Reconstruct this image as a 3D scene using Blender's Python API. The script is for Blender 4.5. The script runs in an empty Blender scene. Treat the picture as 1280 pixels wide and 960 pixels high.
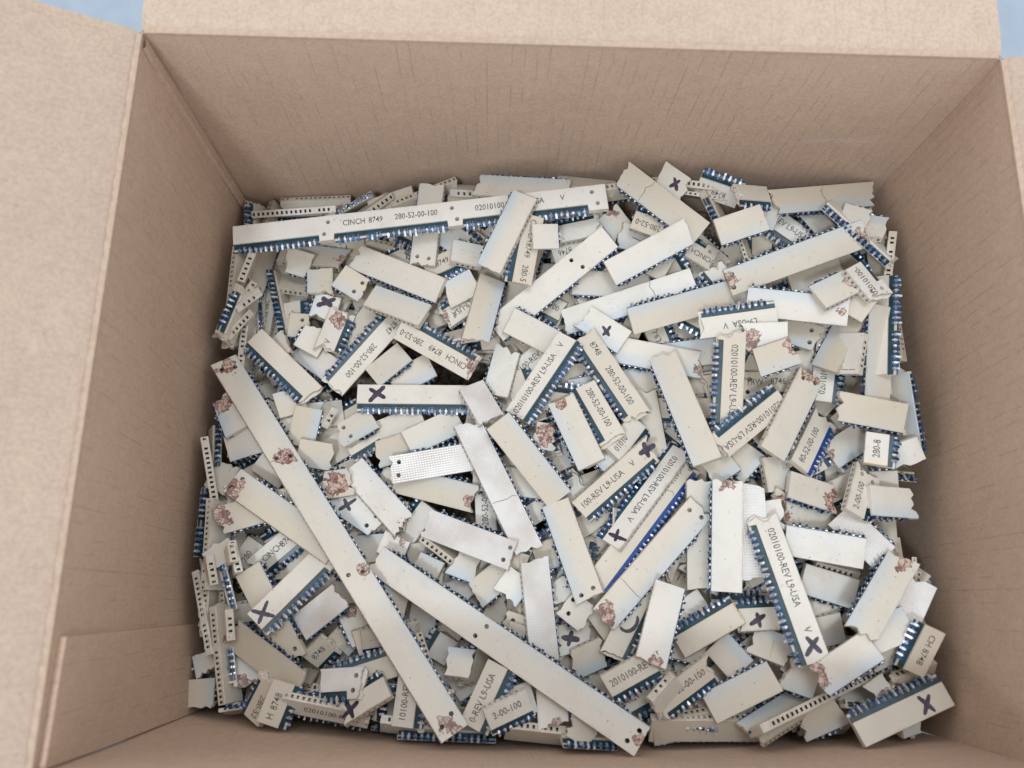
import bpy, bmesh, math, random
from mathutils import Matrix, Vector, geometry

# ---------------------------------------------------------------- camera, light, exposure
scene = bpy.context.scene
col = scene.collection
cam_data = bpy.data.cameras.new("camera")
cam_data.sensor_width = 36.0
cam_data.lens = 36.0 * 1040.0 / 1280.0
cam_data.clip_start = 0.01
cam_data.clip_end = 50.0
cam_data.dof.use_dof = True
cam_data.dof.focus_distance = 0.40
cam_data.dof.aperture_fstop = 8.0
cam = bpy.data.objects.new("camera", cam_data)
cam.rotation_euler = (0.2523, -0.0224, 0.018)
cam.location = (-0.0267, 0.0538, 0.2757)
col.objects.link(cam)
scene.camera = cam

world = bpy.data.worlds.new("World")
scene.world = world
world.use_nodes = True
wn = world.node_tree.nodes
wn["Background"].inputs["Color"].default_value = (0.97, 0.97, 1.0, 1)
wn["Background"].inputs["Strength"].default_value = 0.97

def area_lamp(name, loc, target, size, power, color):
    ld = bpy.data.lights.new(name, 'AREA')
    ld.shape = 'DISK'
    ld.size = size
    ld.energy = power
    ld.color = color
    lo = bpy.data.objects.new(name, ld)
    lo.location = loc
    d = Vector(target) - Vector(loc)
    lo.rotation_euler = d.to_track_quat('-Z', 'Y').to_euler()
    col.objects.link(lo)
    return lo
# daylight from a high window in front of and left of the box
area_lamp("window_light", (-0.45, -0.74, 1.75), (0.0, 0.13, -0.12), 0.24, 15.5, (0.86, 0.94, 1.0))
# wide bluish skylight overhead, a little behind the box
area_lamp("skylight", (0.10, 0.55, 2.00), (0.0, 0.13, -0.12), 0.75, 11.0, (0.90, 0.96, 1.0))

scene.view_settings.view_transform = 'Standard'
scene.view_settings.look = 'None'
scene.view_settings.exposure = -0.04
scene.view_settings.gamma = 1.0

BW, BD, BH = 0.330, 0.2597, 0.215     # inside width, depth and height of the box; rim at z = 0
T, W = 0.0037, 0.0133                 # connector bar: thickness and width
BULGE = 0.010
rnd = random.Random(11)

# ---------------------------------------------------------------- materials
def new_mat(name):
    m = bpy.data.materials.new(name)
    m.use_nodes = True
    nt = m.node_tree
    return m, nt, nt.nodes, nt.links, nt.nodes["Principled BSDF"]

def node(nt, kind, **kw):
    n = nt.nodes.new(kind)
    for k, v in kw.items():
        setattr(n, k, v)
    return n

def math_node(nt, op, a, b=None, c=None, clamp=False):
    n = nt.nodes.new("ShaderNodeMath"); n.operation = op; n.use_clamp = clamp
    for i, v in enumerate((a, b, c)):
        if v is None: continue
        if isinstance(v, (int, float)): n.inputs[i].default_value = v
        else: nt.links.new(v, n.inputs[i])
    return n.outputs[0]

def mix_color(nt, fac, a, b, blend='MIX'):
    n = nt.nodes.new("ShaderNodeMix"); n.data_type = 'RGBA'; n.blend_type = blend
    if isinstance(fac, (int, float)): n.inputs[0].default_value = fac
    else: nt.links.new(fac, n.inputs[0])
    for i, v in ((6, a), (7, b)):
        if isinstance(v, tuple): n.inputs[i].default_value = (*v, 1)
        else: nt.links.new(v, n.inputs[i])
    return n.outputs[2]

def noise(nt, vec, scale, detail=3, rough=.55):
    n = nt.nodes.new("ShaderNodeTexNoise")
    n.inputs["Scale"].default_value = scale; n.inputs["Detail"].default_value = detail
    n.inputs["Roughness"].default_value = rough
    if vec is not None: nt.links.new(vec, n.inputs["Vector"])
    return n.outputs["Fac"]

def ramp(nt, fac, lo, hi):
    n = nt.nodes.new("ShaderNodeMapRange"); n.interpolation_type = 'SMOOTHSTEP'
    n.inputs[1].default_value = lo; n.inputs[2].default_value = hi
    nt.links.new(fac, n.inputs[0])
    return n.outputs[0]

def scaled(nt, vec, s):
    n = nt.nodes.new("ShaderNodeMapping"); n.inputs["Scale"].default_value = s
    nt.links.new(vec, n.inputs["Vector"]); return n.outputs[0]

def cardboard_material(name, along, base=(0.40, 0.292, 0.212), flute=1.0):
    """kraft liner; 'along' is the axis index ACROSS which the flutes repeat"""
    m, nt, N, Lk, P = new_mat(name)
    tc = node(nt, "ShaderNodeTexCoord"); v = tc.outputs["Object"]
    sep = node(nt, "ShaderNodeSeparateXYZ"); Lk.new(v, sep.inputs[0])
    coord = sep.outputs[along]
    wob = noise(nt, v, 22, 2)
    wobm = math_node(nt, 'MULTIPLY', wob, 0.0007)
    c2 = math_node(nt, 'ADD', coord, wobm)
    ph = math_node(nt, 'MULTIPLY', c2, 2 * math.pi / 0.0050)
    s = math_node(nt, 'SINE', ph)
    line = ramp(nt, s, .955, 1.0)
    streak_scale = [170.0, 170.0, 170.0]
    for i in range(3):
        if i != along: streak_scale[i] = 48.0
    streak_scale = tuple(streak_scale)
    brk = noise(nt, scaled(nt, v, streak_scale), 1.0, 3, .6)
    brk = ramp(nt, brk, .44, .62)
    line = math_node(nt, 'MULTIPLY', line, brk)
    big = noise(nt, v, 7, 4)
    fibre = noise(nt, v, 700, 4, .75)
    mott = noise(nt, v, 150, 3, .6)
    speck = node(nt, "ShaderNodeTexVoronoi"); speck.inputs["Scale"].default_value = 230
    Lk.new(v, speck.inputs["Vector"])
    sp = ramp(nt, speck.outputs["Distance"], .13, .05)
    gate = node(nt, "ShaderNodeSeparateColor"); Lk.new(speck.outputs["Color"], gate.inputs[0])
    sp = math_node(nt, 'MULTIPLY', sp, math_node(nt, 'GREATER_THAN', gate.outputs[0], .80))
    dark = tuple(c * .93 for c in base); light = tuple(min(1, c * 1.05) for c in base)
    cc = mix_color(nt, ramp(nt, big, .3, .7), dark, light)
    cc = mix_color(nt, math_node(nt, 'MULTIPLY', ramp(nt, fibre, .38, .62), .42), cc, tuple(c * .62 for c in base))
    cc = mix_color(nt, math_node(nt, 'MULTIPLY', ramp(nt, mott, .42, .68), .14), cc, tuple(min(1, c * 1.25) for c in base))
    cc = mix_color(nt, math_node(nt, 'MULTIPLY', sp, .45), cc, tuple(c * .4 for c in base))
    cc = mix_color(nt, math_node(nt, 'MULTIPLY', line, .27 * flute), cc, tuple(c * .35 for c in base))
    # pale scuffs
    sc = noise(nt, scaled(nt, v, (9, 9, 30)), 1.4, 4, .7)
    sc = ramp(nt, sc, .67, .80)
    cc = mix_color(nt, math_node(nt, 'MULTIPLY', sc, .42), cc, (.66, .60, .56))
    Lk.new(cc, P.inputs["Base Color"])
    P.inputs["Roughness"].default_value = .88
    P.inputs["Specular IOR Level"].default_value = .25
    h = math_node(nt, 'MULTIPLY', math_node(nt, 'COSINE', math_node(nt, 'MULTIPLY', ph, 1.0)), .10 * flute)
    h = math_node(nt, 'ADD', h, math_node(nt, 'MULTIPLY', line, -.6))
    h = math_node(nt, 'ADD', h, math_node(nt, 'MULTIPLY', fibre, .55))
    h = math_node(nt, 'ADD', h, math_node(nt, 'MULTIPLY', mott, .35))
    bp = node(nt, "ShaderNodeBump"); bp.inputs["Strength"].default_value = .55
    bp.inputs["Distance"].default_value = .0004
    Lk.new(h, bp.inputs["Height"]); Lk.new(bp.outputs[0], P.inputs["Normal"])
    return m

def plastic_material():
    m, nt, N, Lk, P = new_mat("cream_moulded_plastic")
    tc = node(nt, "ShaderNodeTexCoord"); v = tc.outputs["Object"]
    info = node(nt, "ShaderNodeObjectInfo"); R = info.outputs["Random"]
    off = node(nt, "ShaderNodeVectorMath", operation='SCALE')
    comb = node(nt, "ShaderNodeCombineXYZ")
    Lk.new(R, comb.inputs[0]); Lk.new(R, comb.inputs[1]); Lk.new(R, comb.inputs[2])
    Lk.new(comb.outputs[0], off.inputs[0]); off.inputs["Scale"].default_value = 7.0
    add = node(nt, "ShaderNodeVectorMath", operation='ADD')
    Lk.new(v, add.inputs[0]); Lk.new(off.outputs[0], add.inputs[1])
    vo = add.outputs[0]
    R2 = math_node(nt, 'FRACT', math_node(nt, 'MULTIPLY', R, 7.31))
    R3 = math_node(nt, 'FRACT', math_node(nt, 'MULTIPLY', R, 23.7))
    cc = mix_color(nt, R, (.60, .54, .44), (.72, .70, .65))
    cc = mix_color(nt, math_node(nt, 'MULTIPLY', ramp(nt, R2, .72, .95), .60), cc, (.50, .425, .31))
    big = noise(nt, vo, 70, 4)
    cc = mix_color(nt, math_node(nt, 'MULTIPLY', ramp(nt, big, .45, .75), .35), cc, (.54, .49, .41))
    # blue potting compound showing through the thin plastic beside the contact row (plain face only)
    sep = node(nt, "ShaderNodeSeparateXYZ"); Lk.new(v, sep.inputs[0])
    yy = math_node(nt, 'ADD', sep.outputs[1], math_node(nt, 'MULTIPLY', math_node(nt, 'SUBTRACT', noise(nt, vo, 90, 2), .5), .005))
    tint = ramp(nt, yy, .0012, -.0068)
    geo = node(nt, "ShaderNodeNewGeometry")
    vt = node(nt, "ShaderNodeVectorTransform", vector_type='NORMAL', convert_from='WORLD', convert_to='OBJECT')
    Lk.new(geo.outputs["True Normal"], vt.inputs[0])
    sepn = node(nt, "ShaderNodeSeparateXYZ"); Lk.new(vt.outputs[0], sepn.inputs[0])
    plain = math_node(nt, 'LESS_THAN', sepn.outputs[2], -.5)
    tint = math_node(nt, 'MULTIPLY', math_node(nt, 'MULTIPLY', tint, plain), math_node(nt, 'MULTIPLY_ADD', R3, .60, .04))
    cc = mix_color(nt, tint, cc, (.40, .54, .66))
    # grime and dust specks
    sp = node(nt, "ShaderNodeTexVoronoi"); sp.inputs["Scale"].default_value = 330; Lk.new(vo, sp.inputs["Vector"])
    spd = ramp(nt, sp.outputs["Distance"], .16, .07)
    sg = node(nt, "ShaderNodeSeparateColor"); Lk.new(sp.outputs["Color"], sg.inputs[0])
    spd = math_node(nt, 'MULTIPLY', spd, math_node(nt, 'GREATER_THAN', sg.outputs[0], .90))
    cc = mix_color(nt, math_node(nt, 'MULTIPLY', spd, .7), cc, (.16, .12, .09))
    gr = noise(nt, scaled(nt, vo, (1, 1, 1)), 380, 4, .7)
    cc = mix_color(nt, math_node(nt, 'MULTIPLY', ramp(nt, gr, .58, .74), .42), cc, (.40, .34, .27))
    edge = ramp(nt, math_node(nt, 'ADD', math_node(nt, 'ABSOLUTE', sep.outputs[1]), math_node(nt, 'MULTIPLY', math_node(nt, 'SUBTRACT', noise(nt, vo, 240, 3, .6), .5), .004)), .0058, .0072)
    cc = mix_color(nt, math_node(nt, 'MULTIPLY', edge, .38), cc, (.36, .30, .22))
    # reddish brown varnish residue: up to four spots given per bar
    tot = None
    dn = math_node(nt, 'MULTIPLY', math_node(nt, 'SUBTRACT', noise(nt, vo, 170, 4, .6), .5), .0150)
    dn = math_node(nt, 'ADD', dn, math_node(nt, 'MULTIPLY', math_node(nt, 'SUBTRACT', noise(nt, vo, 700, 3, .6), .5), .0030))
    for a in ("stain_a", "stain_b", "stain_c", "stain_d"):
        at = node(nt, "ShaderNodeAttribute", attribute_type='OBJECT', attribute_name=a)
        s3 = node(nt, "ShaderNodeSeparateXYZ"); Lk.new(at.outputs["Vector"], s3.inputs[0])
        dx = math_node(nt, 'SUBTRACT', sep.outputs[0], s3.outputs[0])
        dy = math_node(nt, 'SUBTRACT', sep.outputs[1], s3.outputs[1])
        d = math_node(nt, 'SQRT', math_node(nt, 'ADD', math_node(nt, 'MULTIPLY', dx, dx), math_node(nt, 'MULTIPLY', dy, dy)))
        inside = math_node(nt, 'SUBTRACT', s3.outputs[2], math_node(nt, 'ADD', d, dn))
        tot = inside if tot is None else math_node(nt, 'MAXIMUM', tot, inside)
    mask = ramp(nt, tot, -.0001, .0003)
    rimm = ramp(nt, tot, .0014, .0003)
    crackle = noise(nt, vo, 400, 4, .6)
    cr = math_node(nt, 'ABSOLUTE', math_node(nt, 'SUBTRACT', crackle, .5))
    cr = ramp(nt, cr, .055, .012)
    cr = math_node(nt, 'MAXIMUM', cr, math_node(nt, 'MULTIPLY', rimm, .75))
    patch = mix_color(nt, cr, (.55, .42, .34), (.14, .028, .026))
    blot = ramp(nt, noise(nt, vo, 190, 3), .50, .585)
    patch = mix_color(nt, math_node(nt, 'MULTIPLY', blot, .80), patch, (.13, .028, .020))
    cc = mix_color(nt, math_node(nt, 'MULTIPLY', mask, .93), cc, patch)
    Lk.new(cc, P.inputs["Base Color"])
    rg = math_node(nt, 'MULTIPLY_ADD', R2, .20, .33)
    Lk.new(rg, P.inputs["Roughness"])
    P.inputs["Subsurface Weight"].default_value = 0.0
    h = math_node(nt, 'ADD', math_node(nt, 'MULTIPLY', noise(nt, vo, 60, 2), 1.6), math_node(nt, 'MULTIPLY', gr, .12))
    h = math_node(nt, 'ADD', h, math_node(nt, 'MULTIPLY', math_node(nt, 'MULTIPLY', mask, crackle), 1.5))
    rib = math_node(nt, 'SINE', math_node(nt, 'MULTIPLY', sep.outputs[0], 2 * math.pi / .00275))
    h = math_node(nt, 'ADD', h, math_node(nt, 'MULTIPLY', rib, .008))
    scr = noise(nt, scaled(nt, vo, (60, 900, 60)), 1.0, 2, .5)
    h = math_node(nt, 'ADD', h, math_node(nt, 'MULTIPLY', ramp(nt, scr, .70, .76), -.25))
    bp = node(nt, "ShaderNodeBump"); bp.inputs["Strength"].default_value = .35; bp.inputs["Distance"].default_value = .0005
    Lk.new(h, bp.inputs["Height"]); Lk.new(bp.outputs[0], P.inputs["Normal"])
    return m

def ribbed_plastic_material():
    m, nt, N, Lk, P = new_mat("shiny_woven_plastic")
    tc = node(nt, "ShaderNodeTexCoord"); v = tc.outputs["Object"]
    sep = node(nt, "ShaderNodeSeparateXYZ"); Lk.new(v, sep.inputs[0])
    a = math_node(nt, 'SINE', math_node(nt, 'MULTIPLY', sep.outputs[0], 2 * math.pi / .00125))
    b_ = math_node(nt, 'SINE', math_node(nt, 'MULTIPLY', sep.outputs[1], 2 * math.pi / .0011))
    h = math_node(nt, 'MAXIMUM', a, b_)
    big = noise(nt, v, 60, 4)
    cc = mix_color(nt, ramp(nt, big, .35, .7), (.70, .69, .67), (.58, .54, .50))
    cc = mix_color(nt, math_node(nt, 'MULTIPLY', ramp(nt, h, .2, -.8), .22), cc, (.40, .38, .37))
    Lk.new(cc, P.inputs["Base Color"])
    P.inputs["Roughness"].default_value = .21
    bp = node(nt, "ShaderNodeBump"); bp.inputs["Strength"].default_value = .30; bp.inputs["Distance"].default_value = .00012
    Lk.new(h, bp.inputs["Height"]); Lk.new(bp.outputs[0], P.inputs["Normal"])
    return m

def simple(name, color, rough, metal=0.0, var=None, scale=300, spec=.5):
    m, nt, N, Lk, P = new_mat(name)
    if var:
        tc = node(nt, "ShaderNodeTexCoord")
        f = noise(nt, tc.outputs["Object"], scale, 3)
        Lk.new(mix_color(nt, ramp(nt, f, .38, .62), color, var), P.inputs["Base Color"])
    else:
        P.inputs["Base Color"].default_value = (*color, 1)
    P.inputs["Roughness"].default_value = rough
    P.inputs["Metallic"].default_value = metal
    P.inputs["Specular IOR Level"].default_value = spec
    return m

M_CREAM = plastic_material()
M_RIB = ribbed_plastic_material()
M_FRACT = simple("fractured_plastic_edge", (.74, .70, .63), .6, var=(.50, .42, .34), scale=700)
M_SOCKET = simple("dark_socket", (.035, .032, .03), .6)
M_TEAL = simple("dark_teal_potting", (.008, .030, .040), .34, var=(.010, .050, .075), scale=200)
M_COBALT = simple("cobalt_blue_potting", (.012, .045, .20), .35, var=(.014, .065, .27), scale=260)
M_BLUE = simple("blue_potting_web", (.004, .018, .045), .3, var=(.010, .070, .20), scale=200)
M_PIN = simple("tinned_contact_metal", (.78, .81, .85), .40, .60, var=(.10, .19, .34), scale=300)
M_INK = simple("black_print", (.04, .038, .04), .6, var=(.23, .21, .18), scale=620)
M_MARK = simple("black_marker_ink", (.018, .012, .022), .45, var=(.05, .035, .07), scale=420)
M_CRACK = simple("crack_shadow_line", (.16, .13, .11), .8)
M_GOLD = simple("gold_plated_edge", (.50, .33, .12), .35, .9)
M_CARD_X = cardboard_material("kraft_cardboard_long_walls", 0, base=(.605, .450, .345))
M_CARD_Y = cardboard_material("kraft_cardboard_side_walls", 1, base=(.585, .430, .322))
M_FLAP_X = cardboard_material("kraft_cardboard_long_flap", 0, base=(.56, .440, .345), flute=.10)
M_FLAP_Y = cardboard_material("kraft_cardboard_side_flap", 1, base=(.515, .398, .312), flute=.10)
M_FOLD = simple("scuffed_fold_line", (.53, .405, .31), .9, var=(.48, .36, .265), scale=500)
M_FLOOR = simple("blue_grey_painted_floor", (.34, .415, .50), .7, var=(.365, .44, .525), scale=60)

# ---------------------------------------------------------------- object helpers
def link(name, me, parent=None, mats=()):
    for mt in mats: me.materials.append(mt)
    o = bpy.data.objects.new(name, me)
    col.objects.link(o)
    if parent is not None: o.parent = parent
    return o

def mesh(name, verts, faces, mi=None):
    me = bpy.data.meshes.new(name)
    me.from_pydata([tuple(v) for v in verts], [], faces)
    if mi: me.polygons.foreach_set("material_index", mi)
    me.update()
    return me

# ---------------------------------------------------------------- floor and box
fl = link("floor", mesh("floor", [(-4, -4, 0), (4, -4, 0), (4, 4, 0), (-4, 4, 0)], [(0, 1, 2, 3)]), None, [M_FLOOR])
fl.location = (0, 0, -BH - .006)
fl["kind"] = "structure"

box = bpy.data.objects.new("cardboard_box", None)
box.location = (0, BD / 2, -BH - .005)
col.objects.link(box)
box["label"] = "open brown cardboard box with splayed flaps, filled with broken connector bars"
box["category"] = "box"
BO = Vector(box.location)

def bulge(s, z):
    g = max(0.0, min(1.0, -z / .12)); g = g * g * (3 - 2 * g)
    d = max(0.0, min(1.0, (BH + z) / .05))
    return BULGE * math.sin(math.pi * max(0, min(1, s))) * g * d

CT = .0045
def wall(name, p0, p1, n, mat):
    """wall panel from corner p0 to p1 (inside face), outward normal n; inner and outer skins plus edges"""
    NU, NZ = 40, 28
    vs, fs, idx = [], [], {}
    rr = random.Random(name + str(p0))
    for k in (0, 1):
        for i in range(NU + 1):
            for j in range(NZ + 1):
                s = i / NU; z = -BH * j / NZ
                b = bulge(s, z) + k * CT
                wav = .0005 * math.sin(s * 9 + 1.3 * p0[0] * 20) * math.sin(-z * 30)
                x = p0[0] + (p1[0] - p0[0]) * s + n[0] * (b + wav)
                y = p0[1] + (p1[1] - p0[1]) * s + n[1] * (b + wav)
                if j == 0: z = -.0008 + .0004 * math.sin(s * 60)
                idx[k, i, j] = len(vs); vs.append(Vector((x, y, z)) - BO)
    for k in (0, 1):
        for i in range(NU):
            for j in range(NZ):
                fs.append((idx[k, i, j], idx[k, i + 1, j], idx[k, i + 1, j + 1], idx[k, i, j + 1]))
    for i in range(NU):
        fs.append((idx[0, i, 0], idx[0, i + 1, 0], idx[1, i + 1, 0], idx[1, i, 0]))
    for j in range(NZ):
        for i in (0, NU):
            fs.append((idx[0, i, j], idx[0, i, j + 1], idx[1, i, j + 1], idx[1, i, j]))
    o = link("wall", mesh("wall", vs, fs), box, [mat])
    for p in o.data.polygons: p.use_smooth = True
    o.data.set_sharp_from_angle(angle=.6)
    return o
hw = BW / 2
wall("back", (-hw, BD), (hw, BD), (0, 1), M_CARD_X)
wall("front", (-hw, 0), (hw, 0), (0, -1), M_CARD_X)
wall("left", (-hw, 0), (-hw, BD), (-1, 0), M_CARD_Y)
wall("right", (hw, 0), (hw, BD), (1, 0), M_CARD_Y)
link("bottom_panel", mesh("bottom", [Vector(p) - BO for p in ((-hw, 0, -BH), (hw, 0, -BH), (hw, BD, -BH), (-hw, BD, -BH))], [(0, 1, 2, 3)]), box, [M_CARD_X])

def flap(p0, p1, n, length, rise, mat, corner=(0, 0), curl=0.0):
    """flap hinged along the rim p0-p1, folded outwards; rise in degrees above level; corner = set-back of the two outer corners"""
    NU, NV = 36, 22
    vs, fs, idx = [], [], {}
    ca, sa = math.cos(math.radians(rise)), math.sin(math.radians(rise))
    for k in (0, 1):
        for i in range(NU + 1):
            for j in range(NV + 1):
                s = i / NU; t = j / NV
                L = length
                a0 = s * math.dist(p0, p1); a1 = (1 - s) * math.dist(p0, p1)
                lim = 1.0
                d = t * L
                # slanted, slightly rounded side edges
                cut0 = corner[0] * t ** 1.2; cut1 = corner[1] * t ** 1.2
                ss = (cut0 + s * (math.dist(p0, p1) - cut0 - cut1)) / math.dist(p0, p1)
                x = p0[0] + (p1[0] - p0[0]) * ss + n[0] * (d * ca + .0006)
                y = p0[1] + (p1[1] - p0[1]) * ss + n[1] * (d * ca + .0006)
                z = d * sa + curl * t * t - k * CT + .0006 * math.sin(ss * 11 + 4 * t) * t
                # small radius at the fold
                r = min(1.0, d / .004)
                z += .0009 * (1 - (1 - r) ** 2)
                idx[k, i, j] = len(vs); vs.append(Vector((x, y, z)) - BO)
    mi = []
    for k in (0, 1):
        for i in range(NU):
            for j in range(NV):
                fs.append((idx[k, i, j], idx[k, i + 1, j], idx[k, i + 1, j + 1], idx[k, i, j + 1])); mi.append(0)
    for i in range(NU):
        fs.append((idx[0, i, NV], idx[0, i + 1, NV], idx[1, i + 1, NV], idx[1, i, NV])); mi.append(0)
    for j in range(NV):
        for i in (0, NU):
            fs.append((idx[0, i, j], idx[0, i, j + 1], idx[1, i, j + 1], idx[1, i, j])); mi.append(0)
    o = link("flap", mesh("flap", vs, fs, mi), box, [mat])
    for p in o.data.polygons: p.use_smooth = True
    o.data.set_sharp_from_angle(angle=.6)
    return o
flap((-hw, BD), (hw, BD), (0, 1), .125, 5, M_FLAP_X, (.002, .003))
flap((-hw, 0), (-hw, BD), (-1, 0), .125, 24, M_FLAP_Y, (.004, -.002), curl=.004)
flap((hw, 0), (hw, BD), (1, 0), .125, 3, M_FLAP_Y, (.004, .002))
flap((-hw, 0), (hw, 0), (0, -1), .125, -25, M_FLAP_X, (.002, .002))

def fold(p0, p1, n, r0=.0016):
    """worn, slightly frayed fold along the rim"""
    rr = random.Random(str(p0)); NU = 150; vs = []; fs = []
    L = math.dist(p0, p1)
    for i in range(NU + 1):
        s = i / NU
        w1 = .0003 + rr.random() * .0004; w2 = r0 * .25 + rr.random() * .0005
        for k, (d, z) in enumerate(((-.0002, -.0010 - w1), (-.0003, .0001), (.0006, .0006 + rr.random() * .0002), (w2 + .0006, .0011))):
            dd = d
            vs.append(Vector((p0[0] + (p1[0] - p0[0]) * s + n[0] * dd, p0[1] + (p1[1] - p0[1]) * s + n[1] * dd, z)) - BO)
    for i in range(NU):
        for k in range(3):
            a = i * 4 + k; fs.append((a, a + 4, a + 5, a + 1))
    o = link("fold_line", mesh("fold", vs, fs), box, [M_FOLD])
    return o
fold((-hw + .001, BD), (hw - .001, BD), (0, 1), .0020)
fold((-hw, 0.001), (-hw, BD - .001), (-1, 0))
fold((hw, 0.001), (hw, BD - .001), (1, 0))

# glue tab: the front wall's overlap stuck to the inside of the left wall, and one at the back left corner
def glue_tab(y0, y1, slant, z1):
    vs, fs, idx = [], [], {}
    NU, NZ = 14, 24
    for k, off in ((0, .0002), (1, .0022)):
        for i in range(NU + 1):
            for j in range(NZ + 1):
                y = y0 + (y1 - y0) * i / NU
                zt = -.004 - slant * (i / NU)
                z = zt + (-z1 - zt) * j / NZ
                x = -hw - bulge(y / BD, z) + off
                idx[k, i, j] = len(vs); vs.append(Vector((x, y, z)) - BO)
    for i in range(NU):
        for j in range(NZ):
            fs.append((idx[1, i, j], idx[1, i + 1, j], idx[1, i + 1, j + 1], idx[1, i, j + 1]))
    for i in range(NU): fs.append((idx[0, i, 0], idx[0, i + 1, 0], idx[1, i + 1, 0], idx[1, i, 0]))
    for j in range(NZ):
        for i in (0, NU): fs.append((idx[0, i, j], idx[0, i, j + 1], idx[1, i, j + 1], idx[1, i, j]))
    link("glue_tab", mesh("glue_tab", vs, fs), box, [M_CARD_Y])
glue_tab(.0005, .0395, .0015, BH - .01)
# paper edge that stands proud along the back left corner crease
vs, fs = [], []
rr = random.Random(4)
for i in range(61):
    z = -.002 - .15 * i / 60
    o1 = .0012 + .0009 * rr.random()
    for q in ((-hw + .0003, BD - .0062 - .0006 * rr.random()), (-hw + .0014, BD - .0052), (-hw + .0011, BD - .0012)):
        vs.append(Vector((q[0] - bulge(q[1] / BD, z), q[1], z)) - BO)
for i in range(60):
    for k in range(2):
        a = i * 3 + k; fs.append((a, a + 3, a + 4, a + 1))
link("corner_crease", mesh("corner_crease", vs, fs), box, [M_CARD_Y])

# ---------------------------------------------------------------- connector bars
PITCH = .00275
Z1 = -.0002            # height of the ledge the contacts sit on
LEDGE = .0034

def end_profile(kind, r, sgn, L):
    """list of (x, y) from y = +W/2 down to y = -W/2 at one end of the bar"""
    if kind == 'c':
        k = r.uniform(-.0005, .0005)
        return [(sgn * L / 2, W / 2), (sgn * (L / 2 - k), -W / 2)]
    n = r.randint(6, 10); pts = []
    tilt = r.uniform(-.0035, .0035); depth = r.uniform(.0007, .0024)
    notch = r.random() < .6; ny = r.choice((-.0027, .0027)) + r.uniform(-.0008, .0008)
    for i in range(n):
        t = i / (n - 1); y = W / 2 - W * t + (r.uniform(-.0004, .0004) if 0 < i < n - 1 else 0)
        d = abs(tilt) * (t if tilt > 0 else 1 - t) + r.uniform(0, depth)
        if notch and abs(y - ny) < .0011: d += .0014
        d = min(d, L * .22)
        pts.append((sgn * (L / 2 - d), y))
    return pts

def circle(cx, cy, rad, n=12):
    return [(cx + rad * math.cos(2 * math.pi * i / n), cy + rad * math.sin(2 * math.pi * i / n)) for i in range(n)]

def fill(outline, holes):
    vs = [Vector(p) for p in outline]; faces = [list(range(len(outline)))]
    for h in holes:
        s = len(vs); vs += [Vector(p) for p in h]; faces.append(list(range(s, s + len(h))))
    edges = []
    for f in faces: edges += [(f[i], f[(i + 1) % len(f)]) for i in range(len(f))]
    ov, oe, of, og, *_ = geometry.delaunay_2d_cdt(vs, edges, [], 1, 1e-7)
    hole_of = {}
    for k, src in enumerate(og):
        for q in src:
            if q >= len(outline): hole_of[k] = (q - len(outline)) // 12
    keep = []
    for f in of:
        hs = {hole_of.get(k, -1) for k in f}
        if len(hs) == 1 and -1 not in hs: continue      # inside a drilled hole
        keep.append(f)
    return ov, keep

def inset(outline, d):
    n = len(outline); out = []
    for i in range(n):
        a, b, c = Vector(outline[i - 1]), Vector(outline[i]), Vector(outline[(i + 1) % n])
        e1 = (b - a); e2 = (c - b)
        if e1.length < 1e-9 or e2.length < 1e-9: out.append(tuple(b)); continue
        e1.normalize(); e2.normalize()
        n1 = Vector((-e1.y, e1.x)); n2 = Vector((-e2.y, e2.x))
        m = n1 + n2
        if m.length < .2: out.append(tuple(b + n1 * d)); continue
        m = m / max(.5, m.length_squared / 2) if m.length_squared > 0 else m
        out.append(tuple(b + m * (d * .5 * 2 / 2)))
    return out

class MB:
    def __init__(s): s.v = []; s.f = []; s.m = []
    def face(s, pts, mi=0):
        k = len(s.v); s.v += [tuple(p) for p in pts]; s.f.append(tuple(range(k, k + len(pts)))); s.m.append(mi)
    def boxq(s, x0, x1, y0, y1, z0, z1, mi=0, skip=()):
        p = [(x, y, z) for x in (x0, x1) for y in (y0, y1) for z in (z0, z1)]
        q = {'x-': (0, 1, 3, 2), 'x+': (4, 6, 7, 5), 'y-': (0, 4, 5, 1), 'y+': (2, 3, 7, 6), 'z-': (0, 2, 6, 4), 'z+': (1, 5, 7, 3)}
        for k, f in q.items():
            if k not in skip: s.face([p[i] for i in f], mi)
    def mesh(s, name):
        me = mesh(name, s.v, s.f, s.m)
        bm = bmesh.new(); bm.from_mesh(me); bmesh.ops.remove_doubles(bm, verts=bm.verts, dist=2e-6); bm.to_mesh(me); bm.free()
        return me

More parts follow.
